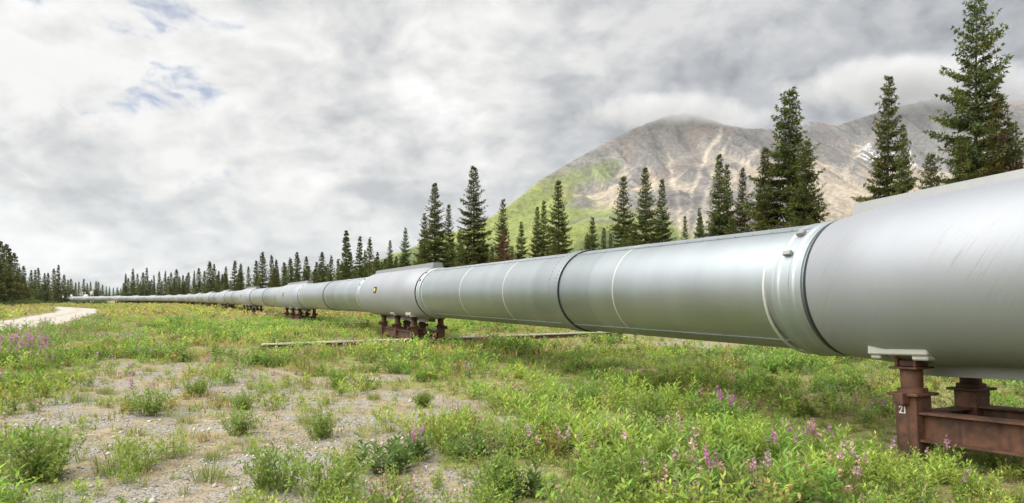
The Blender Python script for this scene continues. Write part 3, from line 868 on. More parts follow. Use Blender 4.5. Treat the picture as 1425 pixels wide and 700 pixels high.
# ------------------------------------------------------------------ leaf geometry
def leaves(base, d, nrm, ln, wd, col, fold=0.25, midp=0.45):
    """kite shaped leaves, two triangles each"""
    n = len(base); d = d / np.linalg.norm(d, axis=1, keepdims=True)
    s = np.cross(d, nrm); s /= np.maximum(np.linalg.norm(s, axis=1, keepdims=True), 1e-6); nn = np.cross(s, d)
    ln = np.broadcast_to(ln, (n,))[:, None]; wd = np.broadcast_to(wd, (n,))[:, None]
    mid = base + d * ln * midp
    a = mid + s * wd * .5 + nn * wd * fold; b = mid - s * wd * .5 + nn * wd * fold
    tip = base + d * ln - nn * ln * 0.10
    V = np.stack([base, a, tip, b], 1).reshape(-1, 3)
    i = np.arange(n) * 4
    T = np.stack([np.stack([i, i + 1, i + 2], 1), np.stack([i, i + 2, i + 3], 1)], 1).reshape(-1, 3)
    C = np.repeat(np.broadcast_to(col, (n, 3)), 4, axis=0)
    return V, T, C
def blades(base, d, ln, wd, bend, col):
    n = len(base); d = d / np.linalg.norm(d, axis=1, keepdims=True)
    up = np.tile([0, 0, 1.0], (n, 1)); s = np.cross(d, up + 1e-3); s /= np.linalg.norm(s, axis=1, keepdims=True)
    hd = d.copy(); hd[:, 2] = 0; hd /= np.maximum(np.linalg.norm(hd, axis=1, keepdims=True), 1e-6)
    ln = np.broadcast_to(ln, (n,))[:, None]; wd = np.broadcast_to(wd, (n,))[:, None]; bend = np.broadcast_to(bend, (n,))[:, None]
    m = base + d * ln * .55
    t = base + d * ln + hd * bend * ln - np.array([0, 0, 1]) * bend * ln * .35
    V = np.stack([base - s * wd * .5, base + s * wd * .5, m + s * wd * .45, m - s * wd * .45, t], 1).reshape(-1, 3)
    i = np.arange(n) * 5
    T = np.stack([np.stack([i, i + 1, i + 2], 1), np.stack([i, i + 2, i + 3], 1), np.stack([i + 3, i + 2, i + 4], 1)], 1).reshape(-1, 3)
    return V, T, np.repeat(np.broadcast_to(col, (n, 3)), 5, axis=0)
def join(parts):
    V, T, C = [], [], []; o = 0
    for v, t, c in parts:
        V.append(v); T.append(t + o); C.append(c); o += len(v)
    return np.concatenate(V), np.concatenate(T), np.concatenate(C)
def vary(col, n, a=.25, rg=rng):
    c = np.array(col)[None, :] * (1 + a * (rg.random((n, 1)) * 2 - 1)) * (1 + a * .35 * (rg.random((n, 3)) * 2 - 1))
    return np.clip(c, 0, 1)

# ------------------------------------------------------------------ spruces
def spruce(seed, H_, R_, nb, nlen, nwid, tw_step, pos_step, per, cone=.8, sparse=0.0, brown=0.0, tap=.22):
    g = np.random.default_rng(seed)
    parts = []; limbs = MB()
    for i in range(nb):
        t = 0.03 + 0.965 * min(1.0, max(0.0, (i + g.normal() * 1.6 + .4) / nb)) ** .92
        z = H_ * t
        prof = (1 - t) ** cone * min(1.0, .75 + 2.2 * t) + 0.03
        if g.random() < sparse * (1 - t): continue
        az = i * 2.39996 + g.random() * .9
        lump = float(vnoise(np.array([math.cos(az) * 1.3 + seed]), np.array([math.sin(az) * 1.3 + z * .55]), seed)[0])
        Lb = R_ * prof * (.55 + .45 * g.random()) * (.62 + .72 * lump)
        pitch = -0.38 + 0.95 * t ** 1.5 + g.normal() * .10
        dh = np.array([math.cos(az), math.sin(az), 0]); sd_ = np.array([-dh[1], dh[0], 0])
        def P(u): return np.array([0, 0, z]) + dh * (Lb * u)[:, None] + np.array([0, 0, 1.0]) * (Lb * (math.tan(pitch) * u + .22 * u * u))[:, None]
        if Lb > .5: 
            e = P(np.array([.03, .75]))
            limbs.tube(e[0], e[1], .008 + .008 * Lb, 4, .004)
        nt = max(3, int(Lb / tw_step))
        us = np.linspace(.12, 1.0, nt) + g.normal(size=nt) * .02
        pb = P(us)
        bases, dirs = [], []
        for k in range(nt):
            u = us[k]; tl = (.38 * Lb * (1.05 - u) + .09) * (.7 + .6 * g.random())
            for sg in (-1, 1, 0):
                if sg == 0 and k != nt - 1 and g.random() < .25: continue
                dv = dh * (.75 if sg else 1) + sd_ * sg * (.75 + .3 * g.random()) + np.array([0, 0, math.tan(pitch) * .5 - .22 * abs(sg) * (1 - t) + g.normal() * .16])
                dv /= np.linalg.norm(dv)
                m = max(1, int(tl / pos_step))
                w = (np.arange(m) + g.random(m)) / m * tl
                pp = pb[k] + dv * w[:, None]
                pp = np.repeat(pp, per, 0); dd = np.repeat(dv[None], len(pp), 0) + g.normal(size=(len(pp), 3)) * .55 + np.array([0, 0, .05])
                bases.append(pp); dirs.append(dd)
        B = np.concatenate(bases); D = np.concatenate(dirs); n = len(B)
        base_c = np.array([.110, .135, .038]) if g.random() > .35 else np.array([.155, .165, .042])
        if g.random() < brown: base_c = np.array([.13, .065, .035])
        # needle colour lightens with distance from the trunk
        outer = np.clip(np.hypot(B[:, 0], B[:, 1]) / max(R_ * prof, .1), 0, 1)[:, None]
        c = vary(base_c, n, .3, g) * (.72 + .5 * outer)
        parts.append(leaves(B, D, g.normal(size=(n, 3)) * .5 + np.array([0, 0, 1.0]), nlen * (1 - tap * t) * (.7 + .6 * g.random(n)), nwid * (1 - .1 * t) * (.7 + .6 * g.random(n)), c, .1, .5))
    n = 14   # leader shoot
    B = np.zeros((n, 3)); B[:, 2] = H_ * (.95 + .05 * np.linspace(0, 1, n)); D = g.normal(size=(n, 3)) * .5 + np.array([0, 0, 1.0])
    parts.append(leaves(B, D, g.normal(size=(n, 3)), nlen * .7, nwid * .5, vary((.07, .085, .03), n), .1, .5))
    V, T, C = join(parts)
    tr = MB(); prev = None
    for k in range(8):
        z0, z1 = H_ * k / 8 - (.3 if k == 0 else 0), H_ * (k + 1) / 8
        r0 = .011 * H_ * (1 - k / 8) + .012; r1 = .011 * H_ * (1 - (k + 1) / 8) + .012
        tr.tube((0, 0, z0), (0, 0, z1), r0, 8, r1)
    tr.add(limbs.v, limbs.f)
    mt = tr.mesh('trunk', M['bark'], smooth=60)
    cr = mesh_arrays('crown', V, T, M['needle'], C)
    mc = cr.data; bpy.data.objects.remove(cr)
    return dict(H=H_, R=R_, trunk=mt, crown=mc)
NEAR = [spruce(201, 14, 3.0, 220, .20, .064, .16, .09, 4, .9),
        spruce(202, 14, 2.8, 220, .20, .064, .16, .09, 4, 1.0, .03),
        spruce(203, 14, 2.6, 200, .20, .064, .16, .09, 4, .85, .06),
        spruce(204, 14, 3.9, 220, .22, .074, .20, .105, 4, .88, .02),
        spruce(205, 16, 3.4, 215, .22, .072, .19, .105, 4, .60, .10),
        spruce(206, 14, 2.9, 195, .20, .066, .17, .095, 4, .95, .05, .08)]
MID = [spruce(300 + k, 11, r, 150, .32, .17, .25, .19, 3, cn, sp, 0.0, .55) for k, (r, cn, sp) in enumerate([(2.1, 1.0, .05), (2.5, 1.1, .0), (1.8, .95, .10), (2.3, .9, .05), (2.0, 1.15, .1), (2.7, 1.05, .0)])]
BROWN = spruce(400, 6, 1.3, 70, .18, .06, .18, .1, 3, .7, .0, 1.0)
tree_n = 0
def put_tree(name, pr, x, y, h, wscale, label, group, rz=None):
    global tree_n
    tree_n += 1
    root = empty(name, (x, y, gz1(x, y) - .05))
    root.rotation_euler = (random.gauss(0, .012), random.gauss(0, .012), random.random() * 6.28 if rz is None else rz)
    sz = h / pr['H']; root.scale = (sz * wscale, sz * wscale, sz)
    for nm in ('trunk', 'crown'):
        o = bpy.data.objects.new(nm, pr[nm]); COL.objects.link(o); o.parent = root
    tag(root, label, 'tree', group)
    return root
_pp = sorted((CX + F * p.x / p.y, p.y) for p in SAD[1:])
PIPE_PX = [a for a, b in _pp]; PIPE_Y = [b for a, b in _pp]
def tree_px(px, topy, h, pr, ws, label, group, name='spruce_tree'):
    # the distance follows from the tree's usual height and where its tip stands above the eye
    Y = (h - EYE) * F / (HY - topy)
    for _ in range(4): Y = (h + gz1((px - CX) / F * Y, Y) - EYE) * F / (HY - topy)
    if px >= 104:      # the row stands behind the pipe at this bearing
        Yp = float(np.interp(px, PIPE_PX, PIPE_Y)) + 9.0
        if Y < Yp:
            Y = Yp; h = EYE + (HY - topy) * Y / F - gz1((px - CX) / F * Y, Y)
    return put_tree(name, pr, (px - CX) / F * Y, Y, h, ws, label, group)
G1 = 'spruces standing singly behind the pipeline'
ROW = [ # px, tip row, height, prototype, width, label
    (1357, -2, 17.0, 4, .92, 'tallest spruce, open crowned, trunk showing through, behind the pipeline'),
    (1391, 128, 10.5, 5, 1.15, 'shorter spruce leaning against the tallest spruce on its outer side'),
    (1334, 190, 8.5, 1, 1.0, 'small spruce filling the foot of the tallest spruce'),
    (1296, 214, 8.0, 3, 1.05, 'low broad spruce between the tallest spruce and a slim one'),
    (1262, 170, 10.0, 2, .70, 'slim sparse spruce beside a dense pointed spruce'),
    (1231, 109, 13.0, 0, .92, 'dense sharply pointed spruce before the bare right hand hills'),
    (1212, 275, 5.0, 1, .9, 'small low spruce at the foot of the dense pointed one'),
    (1094, 124, 14.0, 3, 1.15, 'broadest and bushiest spruce, dense to the ground, behind the pipeline'),
    (1122, 195, 10.5, 3, .95, 'shorter spruce grown into the side of the broadest spruce'),
    (1064, 204, 10.5, 2, 1.0, 'narrow spruce grown into the broadest spruce on its peak side'),
    (1031, 234, 10.0, 5, .85, 'thin spruce with brown lower branches beside the broadest spruce'),
    (1000, 214, 11.0, 1, .95, 'taller tip of the close spruce pair in front of the mountain scree'),
    (1011, 228, 10.5, 2, .8, 'second tip of the close spruce pair in front of the mountain scree'),
    (974, 290, 7.5, 0, .75, 'small pale spruce in the gap below the mountain scree'),
    (952, 300, 7.0, 2, .75, 'smallest dark spruce in the gap below the mountain scree'),
    (921, 248, 11.0, 2, .95, 'slim spruce, last of three close together under the summit'),
    (900, 233, 11.5, 1, 1.05, 'tallest of three spruces close together under the summit'),
    (869, 245, 11.0, 2, 1.15, 'first of three spruces close together under the summit'),
    (823, 303, 8.0, 0, 1.0, 'short bushy spruce before the green mountain slope'),
    (838, 316, 7.5, 1, .9, 'shorter neighbour of the bushy spruce before the green slope'),
    (778, 250, 11.5, 2, 1.15, 'straight spruce standing clear before the green mountain shoulder'),
    (756, 279, 10.5, 2, .9, 'taller of two slim spruces touching beside a straight one'),
    (744, 287, 10.0, 1, .85, 'shorter of two slim spruces touching beside a straight one'),
    (725, 309, 9.0, 0, .9, 'squat spruce next to the small rust brown spruce'),
    (699, 276, 11.0, 5, .95, 'spruce rising straight behind the small rust brown spruce'),
    (660, 231, 12.5, 1, 1.20, 'tall stately spruce above the first mid shroud, alone against cloud'),
    (638, 320, 8.5, 0, .9, 'small spruce at the foot of the tall stately spruce'),
    (625, 284, 10.5, 2, .9, 'thin spruce between two tall spruces against the cloud'),
    (605, 254, 12.0, 1, 1.15, 'tall bushy spruce with a thin one close beside it'),
    (590, 297, 10.5, 0, .95, 'lower spruce tucked into the side of the tall bushy spruce'),
    (562, 317, 10.5, 0, .9, 'taller of two small spruces standing apart from the forest edge'),
    (542, 334, 10.0, 1, .95, 'shorter of two small spruces standing apart from the forest edge'),
]
for (px, ty, h, k, ws, lab) in ROW: tree_px(px, ty, h, NEAR[k], ws, lab, G1)
gi = random.Random(9)
for k in range(44):   # younger spruces closing the row between the tall ones
    px = gi.uniform(545, 1130) if k < 30 else gi.uniform(1205, 1425)
    if 925 < px < 948: continue
    top = 363.6 - .118 * (px - 700) - gi.uniform(6, 34)
    tree_px(px, top, gi.uniform(5.5, 8.0), NEAR[gi.randrange(4)], gi.uniform(.9, 1.25), 'young spruce closing a gap low between the taller ones behind the pipeline', 'young spruces in the row')
tree_px(1412, 168, 9.5, NEAR[3], 1.0, 'broad spruce at the end of the row beyond the tallest spruce', G1)
tree_px(703, 322, 5.0, BROWN, .95, 'small dying spruce with rust brown needles behind the pipeline', G1, 'dead_spruce')
G2 = 'forest edge spruces behind the pipeline'
LABF = 'dark slender spruce in the forest edge behind the distant pipeline'
for (px, ty) in [(515, 332), (500, 330), (480, 322), (487, 352), (508, 350), (524, 352), (460, 357), (470, 362), (448, 352), (440, 366), (426, 358), (415, 352), (405, 360), (396, 366), (384, 362), (379, 356), (365, 352), (356, 364), (346, 372),
                 (334, 368), (326, 364), (315, 372), (304, 378), (293, 365), (298, 368), (284, 378), (276, 374), (270, 378), (262, 380), (255, 384), (246, 376), (238, 380), (229, 378), (222, 379), (214, 384), (205, 374), (199, 380), (192, 382), (186, 375), (175, 382), (179, 388)]:
    tree_px(px, ty - 1, random.uniform(8.5, 12), random.choice(MID), random.uniform(.85, 1.35), LABF, G2)
g = random.Random(5)
for k in range(94):   # second and third rows filling the wood
    px = g.uniform(172, 560); top = np.interp(px, [172, 300, 420, 500, 560], [390, 382, 372, 362, 356]) + g.uniform(-2, 12)
    tree_px(px, top, g.uniform(8.0, 12.5), g.choice(MID), g.uniform(1.1, 1.7), LABF, G2)
G3 = 'spruces of the wood beside the track'
LABL = 'dark slender spruce in the wood beside the gravel track'
for (px, ty, h) in [(2, 336, 11), (14, 346, 11), (-4, 332, 11), (8, 340, 11), (20, 352, 10.5), (28, 372, 9), (33, 370, 11), (42, 376, 11), (49, 376, 11), (55, 373, 11), (62, 380, 10.5), (67, 380, 11), (76, 374, 12), (81, 369, 12.5), (88, 382, 11), (95, 389, 11), (99, 388, 11), (105, 393, 10.5), (110, 392, 11), (116, 388, 12), (121, 394, 10.5), (126, 392, 11.5), (133, 391, 12), (137, 392, 12), (143, 396, 11), (148, 398, 11), (152, 399, 11), (158, 400, 11), (163, 400, 11), (168, 401, 11)]:
    tree_px(px, ty, h, g.choice(MID), g.uniform(1.05, 1.4), LABL, G3)
for k in range(48):
    px = g.uniform(-60, 172); top = np.interp(px, [-60, 0, 40, 90, 172], [345, 366, 388, 398, 406]) + g.uniform(-2, 7)
    tree_px(px, min(top, 408), g.uniform(9.5, 11.5), g.choice(MID), g.uniform(1.1, 1.5), LABL, G3)

# ------------------------------------------------------------------ plants
GREEN = (.215, .35, .07); LIME = (.34, .45, .085); DARK = (.145, .245, .05); PALE = (.32, .36, .18); TAN = (.48, .39, .20); PINK = (.66, .24, .55); ROSE = (.66, .42, .42); STEM = (.22, .21, .08)
def herb(seed, ht, spread, nst, nl, ll, lw, col, flower=None, nfl=0, colvar=.28, lean=.35):
    """upright leafy stems with lance shaped leaves"""
    g = np.random.default_rng(seed); parts = []; fl = []
    for s in range(nst):
        a = g.random() * 6.283; r = spread * math.sqrt(g.random()) * .5
        b = np.array([r * math.cos(a), r * math.sin(a), -.02]); ln = lean * (.4 + r / max(spread, .01)) 
        d = np.array([math.cos(a) * ln, math.sin(a) * ln, 1.0]) + np.append(g.normal(size=2) * .10, 0); d /= np.linalg.norm(d)
        h = ht * (.6 + .5 * g.random())
        parts.append(blades(b[None], d[None], np.array([h]), np.array([.008]), np.array([.0]), vary(STEM, 1, .2, g)))
        u = (np.arange(nl) + g.random(nl) * .6) / nl * .85 + .12
        P = b + d * (h * u)[:, None]
        az = np.arange(nl) * 2.4 + g.random() * 6
        el = .25 + .65 * u + g.normal(size=nl) * .2
        D = np.stack([np.cos(az) * np.cos(el), np.sin(az) * np.cos(el), np.sin(el)], 1)
        L_ = ll * (1.15 - .6 * u ** 2) * (.75 + .5 * g.random(nl))
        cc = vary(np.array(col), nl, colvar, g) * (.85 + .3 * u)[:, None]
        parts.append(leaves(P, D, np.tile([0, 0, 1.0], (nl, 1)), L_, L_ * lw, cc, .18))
        if flower is not None and g.random() < .75:
            uu = np.linspace(.80, 1.12, nfl); P = b + d * (h * uu)[:, None] + g.normal(size=(nfl, 3)) * .008
            az = g.random(nfl) * 6.28; D = np.stack([np.cos(az), np.sin(az), g.normal(size=nfl) * .4 + .2], 1)
            sz = .027 * (1.25 - .75 * np.linspace(0, 1, nfl))
            fl.append(leaves(P, D, g.normal(size=(nfl, 3)), sz, sz * .9, vary(flower, nfl, .3, g), .1))
    return parts, fl
def feather(seed, ht, spread, nst, nl, col, ls=.035):
    """fine leaved bushy plant (vetch, young willow)"""
    g = np.random.default_rng(seed); parts = []
    a = g.random(nst) * 6.283; tilt = g.random(nst) ** .7 * .95
    for s in range(nst):
        d = np.array([math.cos(a[s]) * math.sin(tilt[s]), math.sin(a[s]) * math.sin(tilt[s]), math.cos(tilt[s])])
        h = ht * (.75 + .45 * g.random()) * (1 + .25 * tilt[s]); b = np.array([*(g.normal(size=2) * spread * .13), -.02])
        parts.append(blades(b[None], d[None], np.array([h]), np.array([.006]), np.array([.0]), vary(STEM, 1, .2, g)))
        u = .15 + .85 * g.random(nl)
        P = b + d * (h * u)[:, None] + g.normal(size=(nl, 3)) * .018
        D = g.normal(size=(nl, 3)) * .7 + d
        sz = ls * (.6 + .8 * g.random(nl))
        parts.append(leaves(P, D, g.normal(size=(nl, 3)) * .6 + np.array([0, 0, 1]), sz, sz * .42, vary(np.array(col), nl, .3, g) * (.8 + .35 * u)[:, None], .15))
    return parts, []
def tuft(seed, ht, spread, nb, col, wd=.006, seedhead=False):
    g = np.random.default_rng(seed)
    a = g.random(nb) * 6.283; r = spread * np.sqrt(g.random(nb)) * .5
    B = np.stack([r * np.cos(a), r * np.sin(a), np.full(nb, -.01)], 1)
    D = np.stack([np.cos(a) * .4 + g.normal(size=nb) * .2, np.sin(a) * .4 + g.normal(size=nb) * .2, np.ones(nb)], 1)
    L_ = ht * (.45 + .65 * g.random(nb))
    c = vary(np.array(col), nb, .3, g); dry = g.random(nb) < .18; c[dry] = vary(TAN, dry.sum(), .2, g)
    return [blades(B, D, L_, wd * (.7 + .6 * g.random(nb)), g.random(nb) * .5, c)], []
def tris(parts): return sum(len(p[1]) for p in parts)
KIN = {}
def reg(kind, fn, n=5, *a, **k):
    L_ = []
    for i in range(n):
        p, f = fn(1000 + 37 * len(KIN) + i, *a, **k); L_.append((join(p), join(f) if f else None))
    KIN[kind] = L_
reg('leafy', herb, 5, .40, .34, 9, 15, .085, .26, GREEN)
reg('lime', herb, 5, .34, .36, 9, 12, .075, .30, LIME)
reg('dark', herb, 4, .26, .30, 9, 12, .075, .42, DARK)
reg('silver', herb, 4, .36, .30, 9, 15, .06, .24, PALE)
reg('fireweed', herb, 5, .44, .26, 5, 15, .09, .18, GREEN, PINK, 16)
reg('vetch', herb, 5, .36, .34, 7, 13, .055, .28, (.24, .26, .08), ROSE, 12)
reg('fine', feather, 5, .28, .34, 16, 18, (.32, .41, .075))
reg('finedark', feather, 5, .26, .34, 16, 18, (.205, .30, .06))
reg('ochre', feather, 4, .24, .34, 14, 18, (.38, .32, .11))
reg('tuft', tuft, 5, .26, .20, 40, (.28, .34, .09), .008)
reg('drytuft', tuft, 4, .22, .22, 45, (.45, .37, .17))
reg('sprig', herb, 5, .16, .12, 3, 8, .05, .34, LIME)
reg('mat', tuft, 4, .09, .30, 30, (.36, .32, .13), .007)
# lighter copies for 9 m and beyond
reg('h_leafy', herb, 4, .40, .36, 6, 9, .11, .30, GREEN)
reg('h_lime', herb, 4, .34, .38, 6, 9, .10, .34, LIME)
reg('h_dark', herb, 3, .26, .32, 6, 8, .10, .44, DARK)
reg('h_silver', herb, 3, .36, .32, 6, 9, .085, .28, PALE)
reg('h_fireweed', herb, 3, .44, .26, 4, 9, .12, .2, GREEN, PINK, 12)
reg('h_vetch', herb, 3, .36, .34, 5, 8, .08, .3, (.24, .26, .08), ROSE, 9)
reg('h_fine', feather, 4, .28, .36, 10, 10, (.32, .41, .075), .06)
reg('h_finedark', feather, 4, .26, .36, 10, 10, (.205, .30, .06), .06)
reg('h_ochre', feather, 3, .24, .36, 10, 10, (.38, .32, .11), .06)
reg('h_tuft', tuft, 4, .26, .22, 26, (.27, .295, .08), .010)
reg('h_drytuft', tuft, 3, .22, .24, 22, (.45, .37, .17), .010)
reg('h_sprig', herb, 3, .16, .12, 2, 6, .06, .38, LIME)
reg('h_mat', tuft, 3, .09, .30, 20, (.36, .31, .13), .010)
# coarse versions for farther away
reg('m_leafy', herb, 4, .40, .42, 5, 7, .15, .34, GREEN)
reg('m_lime', herb, 4, .34, .42, 5, 7, .14, .34, LIME)
reg('m_dark', herb, 3, .32, .42, 5, 7, .15, .40, DARK)
reg('m_vetch', herb, 4, .36, .40, 4, 6, .12, .32, (.27, .27, .085), ROSE, 4)
reg('m_fire', herb, 4, .45, .36, 4, 6, .15, .25, GREEN, PINK, 6)
reg('m_ochre', tuft, 4, .30, .40, 14, (.46, .38, .15), .026)
reg('m_tuft', tuft, 4, .32, .40, 15, (.34, .39, .07), .026)
reg('f_green', herb, 3, .45, .9, 3, 5, .36, .45, (.26, .33, .07))
reg('f_lime', herb, 3, .40, .9, 3, 5, .34, .45, (.38, .42, .09))
reg('f_ochre', herb, 3, .38, .9, 3, 5, .34, .45, (.46, .38, .16))
reg('f_pink', herb, 3, .45, .9, 3, 4, .34, .40, (.36, .31, .12), (.60, .38, .42), 4)

def off_rail(P):
    ok = np.ones(len(P), bool)
    for (a, b) in RAILS:
        a = np.array(a); b = np.array(b); ab = b - a
        t = np.clip(((P - a) @ ab) / (ab @ ab), 0, 1)
        d = P - a - t[:, None] * ab
        n_ = np.array([-ab[1], ab[0]]); n_ = n_ / np.linalg.norm(n_)
        # trodden strip along the rail
        hid = fbm(t * 9, t * 0, 77, 2) > .50
        ok &= (np.hypot(d[:, 0], d[:, 1]) > .9) | hid
    return ok
FR0 = np.array(SAD[0][:2]); FD0 = np.array((v0.x, v0.y))
def low_near_frame(P):
    d = P - FR0; t = np.clip(d @ FD0, -3.5, 3.2); q = d - t[:, None] * FD0
    return .62 + .38 * sstep(np.hypot(q[:, 0], q[:, 1]), 1.0, 2.0)
class Scatter:
    def __init__(s): s.V = []; s.T = []; s.C = []; s.FV = []; s.FT = []; s.FC = []; s.o = 0; s.fo = 0
    def put(s, kind, xy, scale, tint=.2, clump=None):
        L_ = KIN[kind]; n = len(xy)
        if n == 0: return
        var = rng.integers(0, len(L_), n); z = gz(xy[:, 0], xy[:, 1])
        rot = rng.random(n) * 6.283; sc = scale * (.62 + .7 * rng.random(n) ** 1.3)
        if clump: sc = sc * (.42 + .62 * sstep(fbm(xy[:, 0] / clump, xy[:, 1] / clump, 601, 3), .36, .68)) * low_near_frame(xy)
        tn = 1 + tint * (rng.random((n, 1)) * 2 - 1) * np.ones((n, 3)) + .06 * rng.normal(size=(n, 3))
        for k in range(len(L_)):
            m = np.where(var == k)[0]
            if not len(m): continue
            for which, data in enumerate(L_[k]):
                if data is None: continue
                V, T, C = data
                c, s_ = np.cos(rot[m])[:, None], np.sin(rot[m])[:, None]
                x = (V[None, :, 0] * c - V[None, :, 1] * s_) * sc[m][:, None] + xy[m, 0][:, None]
                y = (V[None, :, 0] * s_ + V[None, :, 1] * c) * sc[m][:, None] + xy[m, 1][:, None]
                zz_ = V[None, :, 2] * sc[m][:, None] + z[m][:, None]
                VV = np.stack([x, y, zz_], -1).reshape(-1, 3).astype(np.float32)
                off = (np.arange(len(m)) * len(V))[:, None, None]
                if which == 0:
                    s.V.append(VV); s.T.append((T[None] + off + s.o).reshape(-1, 3)); s.C.append(np.clip(C[None] * tn[m][:, None, :], 0, 1).reshape(-1, 3)); s.o += len(VV)
                else:
                    s.FV.append(VV); s.FT.append((T[None] + off + s.fo).reshape(-1, 3)); s.FC.append(np.clip(C[None] * tn[m][:, None, :], 0, 1).reshape(-1, 3)); s.fo += len(VV)
    def build(s, name, label, fname=None, flabel=None):
        o = mesh_arrays(name, np.concatenate(s.V), np.concatenate(s.T), M['leaf'], np.concatenate(s.C).astype(np.float32))
        tag(o, label, None, None, 'stuff')
        if s.FV and fname:
            f = mesh_arrays(fname, np.concatenate(s.FV), np.concatenate(s.FT), M['leaf'], np.concatenate(s.FC).astype(np.float32))
            tag(f, flabel, None, None, 'stuff')
        print('scatter', name, sum(len(t) for t in s.T), sum(len(t) for t in s.FT))
def sector(y0, y1, dens, margin=1.2, k=.82):
    n = int(dens * (k * (y1 ** 2 - y0 ** 2) + 2 * margin * (y1 - y0)))
    y = np.sqrt(rng.random(n) * (y1 ** 2 - y0 ** 2) + y0 ** 2); x = (rng.random(n) * 2 - 1) * (k * y + margin)
    return np.stack([x, y], 1)
def pxu(P): return CX + F * P[:, 0] / P[:, 1], HY + F * EYE / P[:, 1]
def pick(P, w): return rng.random(len(P)) < w
# -- near meadow
near = Scatter()
def field(P, sc_, seed): return fbm(P[:, 0] / sc_, P[:, 1] / sc_, seed, 2)
def near_kind(kind, dens, weight, scale, y0=2.6, y1=17.0):
    P = sector(y0, y1, dens); b = bare_f(P[:, 0], P[:, 1]); u, v = pxu(P)
    w = np.clip(weight(P, b, u, v), 0, 1)
    # support frame footprint and the wheel-worn gravel stay clear
    P = P[pick(P, w)]
    near.put(kind, P[P[:, 1] < 7.6], scale, clump=1.1); near.put('h_' + kind, P[P[:, 1] >= 7.6], scale, clump=1.1)
S = lambda P, s, seed, a, b: sstep(field(P, s, seed), a, b)
rightm = lambda u: sstep(u, 560, 800)
near_kind('leafy', 9, lambda P, b, u, v: (1 - b) ** 1.3 * (.12 + .88 * rightm(u)) * S(P, 1.3, 201, .45, .62), 1.0)
near_kind('lime', 10, lambda P, b, u, v: (1 - b) ** 1.3 * (.25 + .75 * rightm(u)) * S(P, 1.1, 211, .46, .62), 1.0)
near_kind('silver', 6, lambda P, b, u, v: (1 - b) ** 1.3 * rightm(u) * S(P, 1.5, 221, .52, .66), 1.0)
near_kind('dark', 5, lambda P, b, u, v: (1 - b) ** 1.3 * S(P, 1.4, 231, .5, .66), 1.0)
near_kind('vetch', 2.4, lambda P, b, u, v: (1 - b) ** 1.3 * S(P, 1.2, 241, .48, .64), .95)
near_kind('fireweed', .45, lambda P, b, u, v: (1 - b) ** 1.3 * S(P, 1.6, 251, .48, .62), .9)
near_kind('fine', 9, lambda P, b, u, v: (1 - b) ** 1.5 * (.9 - .35 * rightm(u)) * S(P, 1.2, 261, .42, .6), 1.0)
near_kind('finedark', 7, lambda P, b, u, v: (1 - b) ** 1.5 * S(P, 1.3, 271, .44, .6), 1.0)
near_kind('ochre', 4, lambda P, b, u, v: (1 - b) * S(P, 1.5, 281, .5, .65) * .8, .9)
near_kind('tuft', 8, lambda P, b, u, v: (1 - b) * .55, .9)
near_kind('drytuft', 5, lambda P, b, u, v: (1 - .75 * b) * .45, .8)
near_kind('sprig', 9, lambda P, b, u, v: .06 + .40 * b * S(P, .9, 291, .50, .65), .9)
near_kind('mat', 16, lambda P, b, u, v: .30 + .5 * S(P, .7, 295, .50, .62), .95)
near_kind('tuft', 9, lambda P, b, u, v: (1 - b) * rightm(u) * .5, .75)
near_kind('fine', 8, lambda P, b, u, v: b * S(P, .6, 301, .53, .64), .7)
near_kind('tuft', 10, lambda P, b, u, v: b * S(P, .5, 305, .49, .62), .6)
near_kind('lime', 5, lambda P, b, u, v: b * S(P, .5, 309, .54, .64), .5)
near_kind('ochre', 4, lambda P, b, u, v: b * S(P, .6, 311, .54, .66), .55)
nearf = lambda P: 1 - sstep((low_near_frame(P) - .62) / .38, .2, 1.0)
near_kind('fine', 10, lambda P, b, u, v: .75 * nearf(P), .8, 2.6, 9)
near_kind('tuft', 14, lambda P, b, u, v: .8 * nearf(P), .8, 2.6, 9)
near_kind('lime', 5, lambda P, b, u, v: .6 * nearf(P), .7, 2.6, 9)
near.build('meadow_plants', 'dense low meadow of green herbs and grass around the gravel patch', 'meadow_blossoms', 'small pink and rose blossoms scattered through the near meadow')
# -- middle distance
mids = Scatter()
def mid_kind(kind, dens, weight, scale, y0=16, y1=46):
    P = sector(y0, y1, dens); P = P[off_road(P[:, 0], P[:, 1], .4)]; P = P[off_rail(P)]; b = bare_f(P[:, 0], P[:, 1]); u, v = pxu(P)
    P = P[pick(P, np.clip(weight(P, b, u, v), 0, 1))]; mids.put(kind, P, scale, clump=2.6)
mid_kind('m_leafy', 1.9, lambda P, b, u, v: (1 - b) * S(P, 3, 401, .40, .62), 1.0)
mid_kind('m_lime', 2.9, lambda P, b, u, v: (1 - b) * S(P, 2.6, 411, .36, .6), 1.0)
mid_kind('m_dark', 1.6, lambda P, b, u, v: (1 - b) * S(P, 2.4, 421, .48, .66), 1.05)
mid_kind('m_vetch', 1.7, lambda P, b, u, v: (1 - b) * S(P, 3.4, 431, .42, .62), 1.0)
mid_kind('m_fire', .9, lambda P, b, u, v: (1 - b) * np.maximum(S(P, 3, 441, .54, .68) * .25, sstep(260 - u, 0, 120) * S(P, 2.0, 443, .44, .56)), 1.0)
mid_kind('m_ochre', 2.9, lambda P, b, u, v: S(P, 3, 451, .40, .6), 1.0)
mid_kind('m_tuft', 2.2, lambda P, b, u, v: (1 - .5 * b) * .8, 1.0)
mid_kind('m_fire', 7.0, lambda P, b, u, v: (1 - b) * sstep(250 - u, 0, 150) * S(P, 1.6, 447, .44, .56), 1.15, 12.5, 34)
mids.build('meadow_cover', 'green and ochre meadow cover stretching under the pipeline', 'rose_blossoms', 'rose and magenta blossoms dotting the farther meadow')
fars = Scatter()
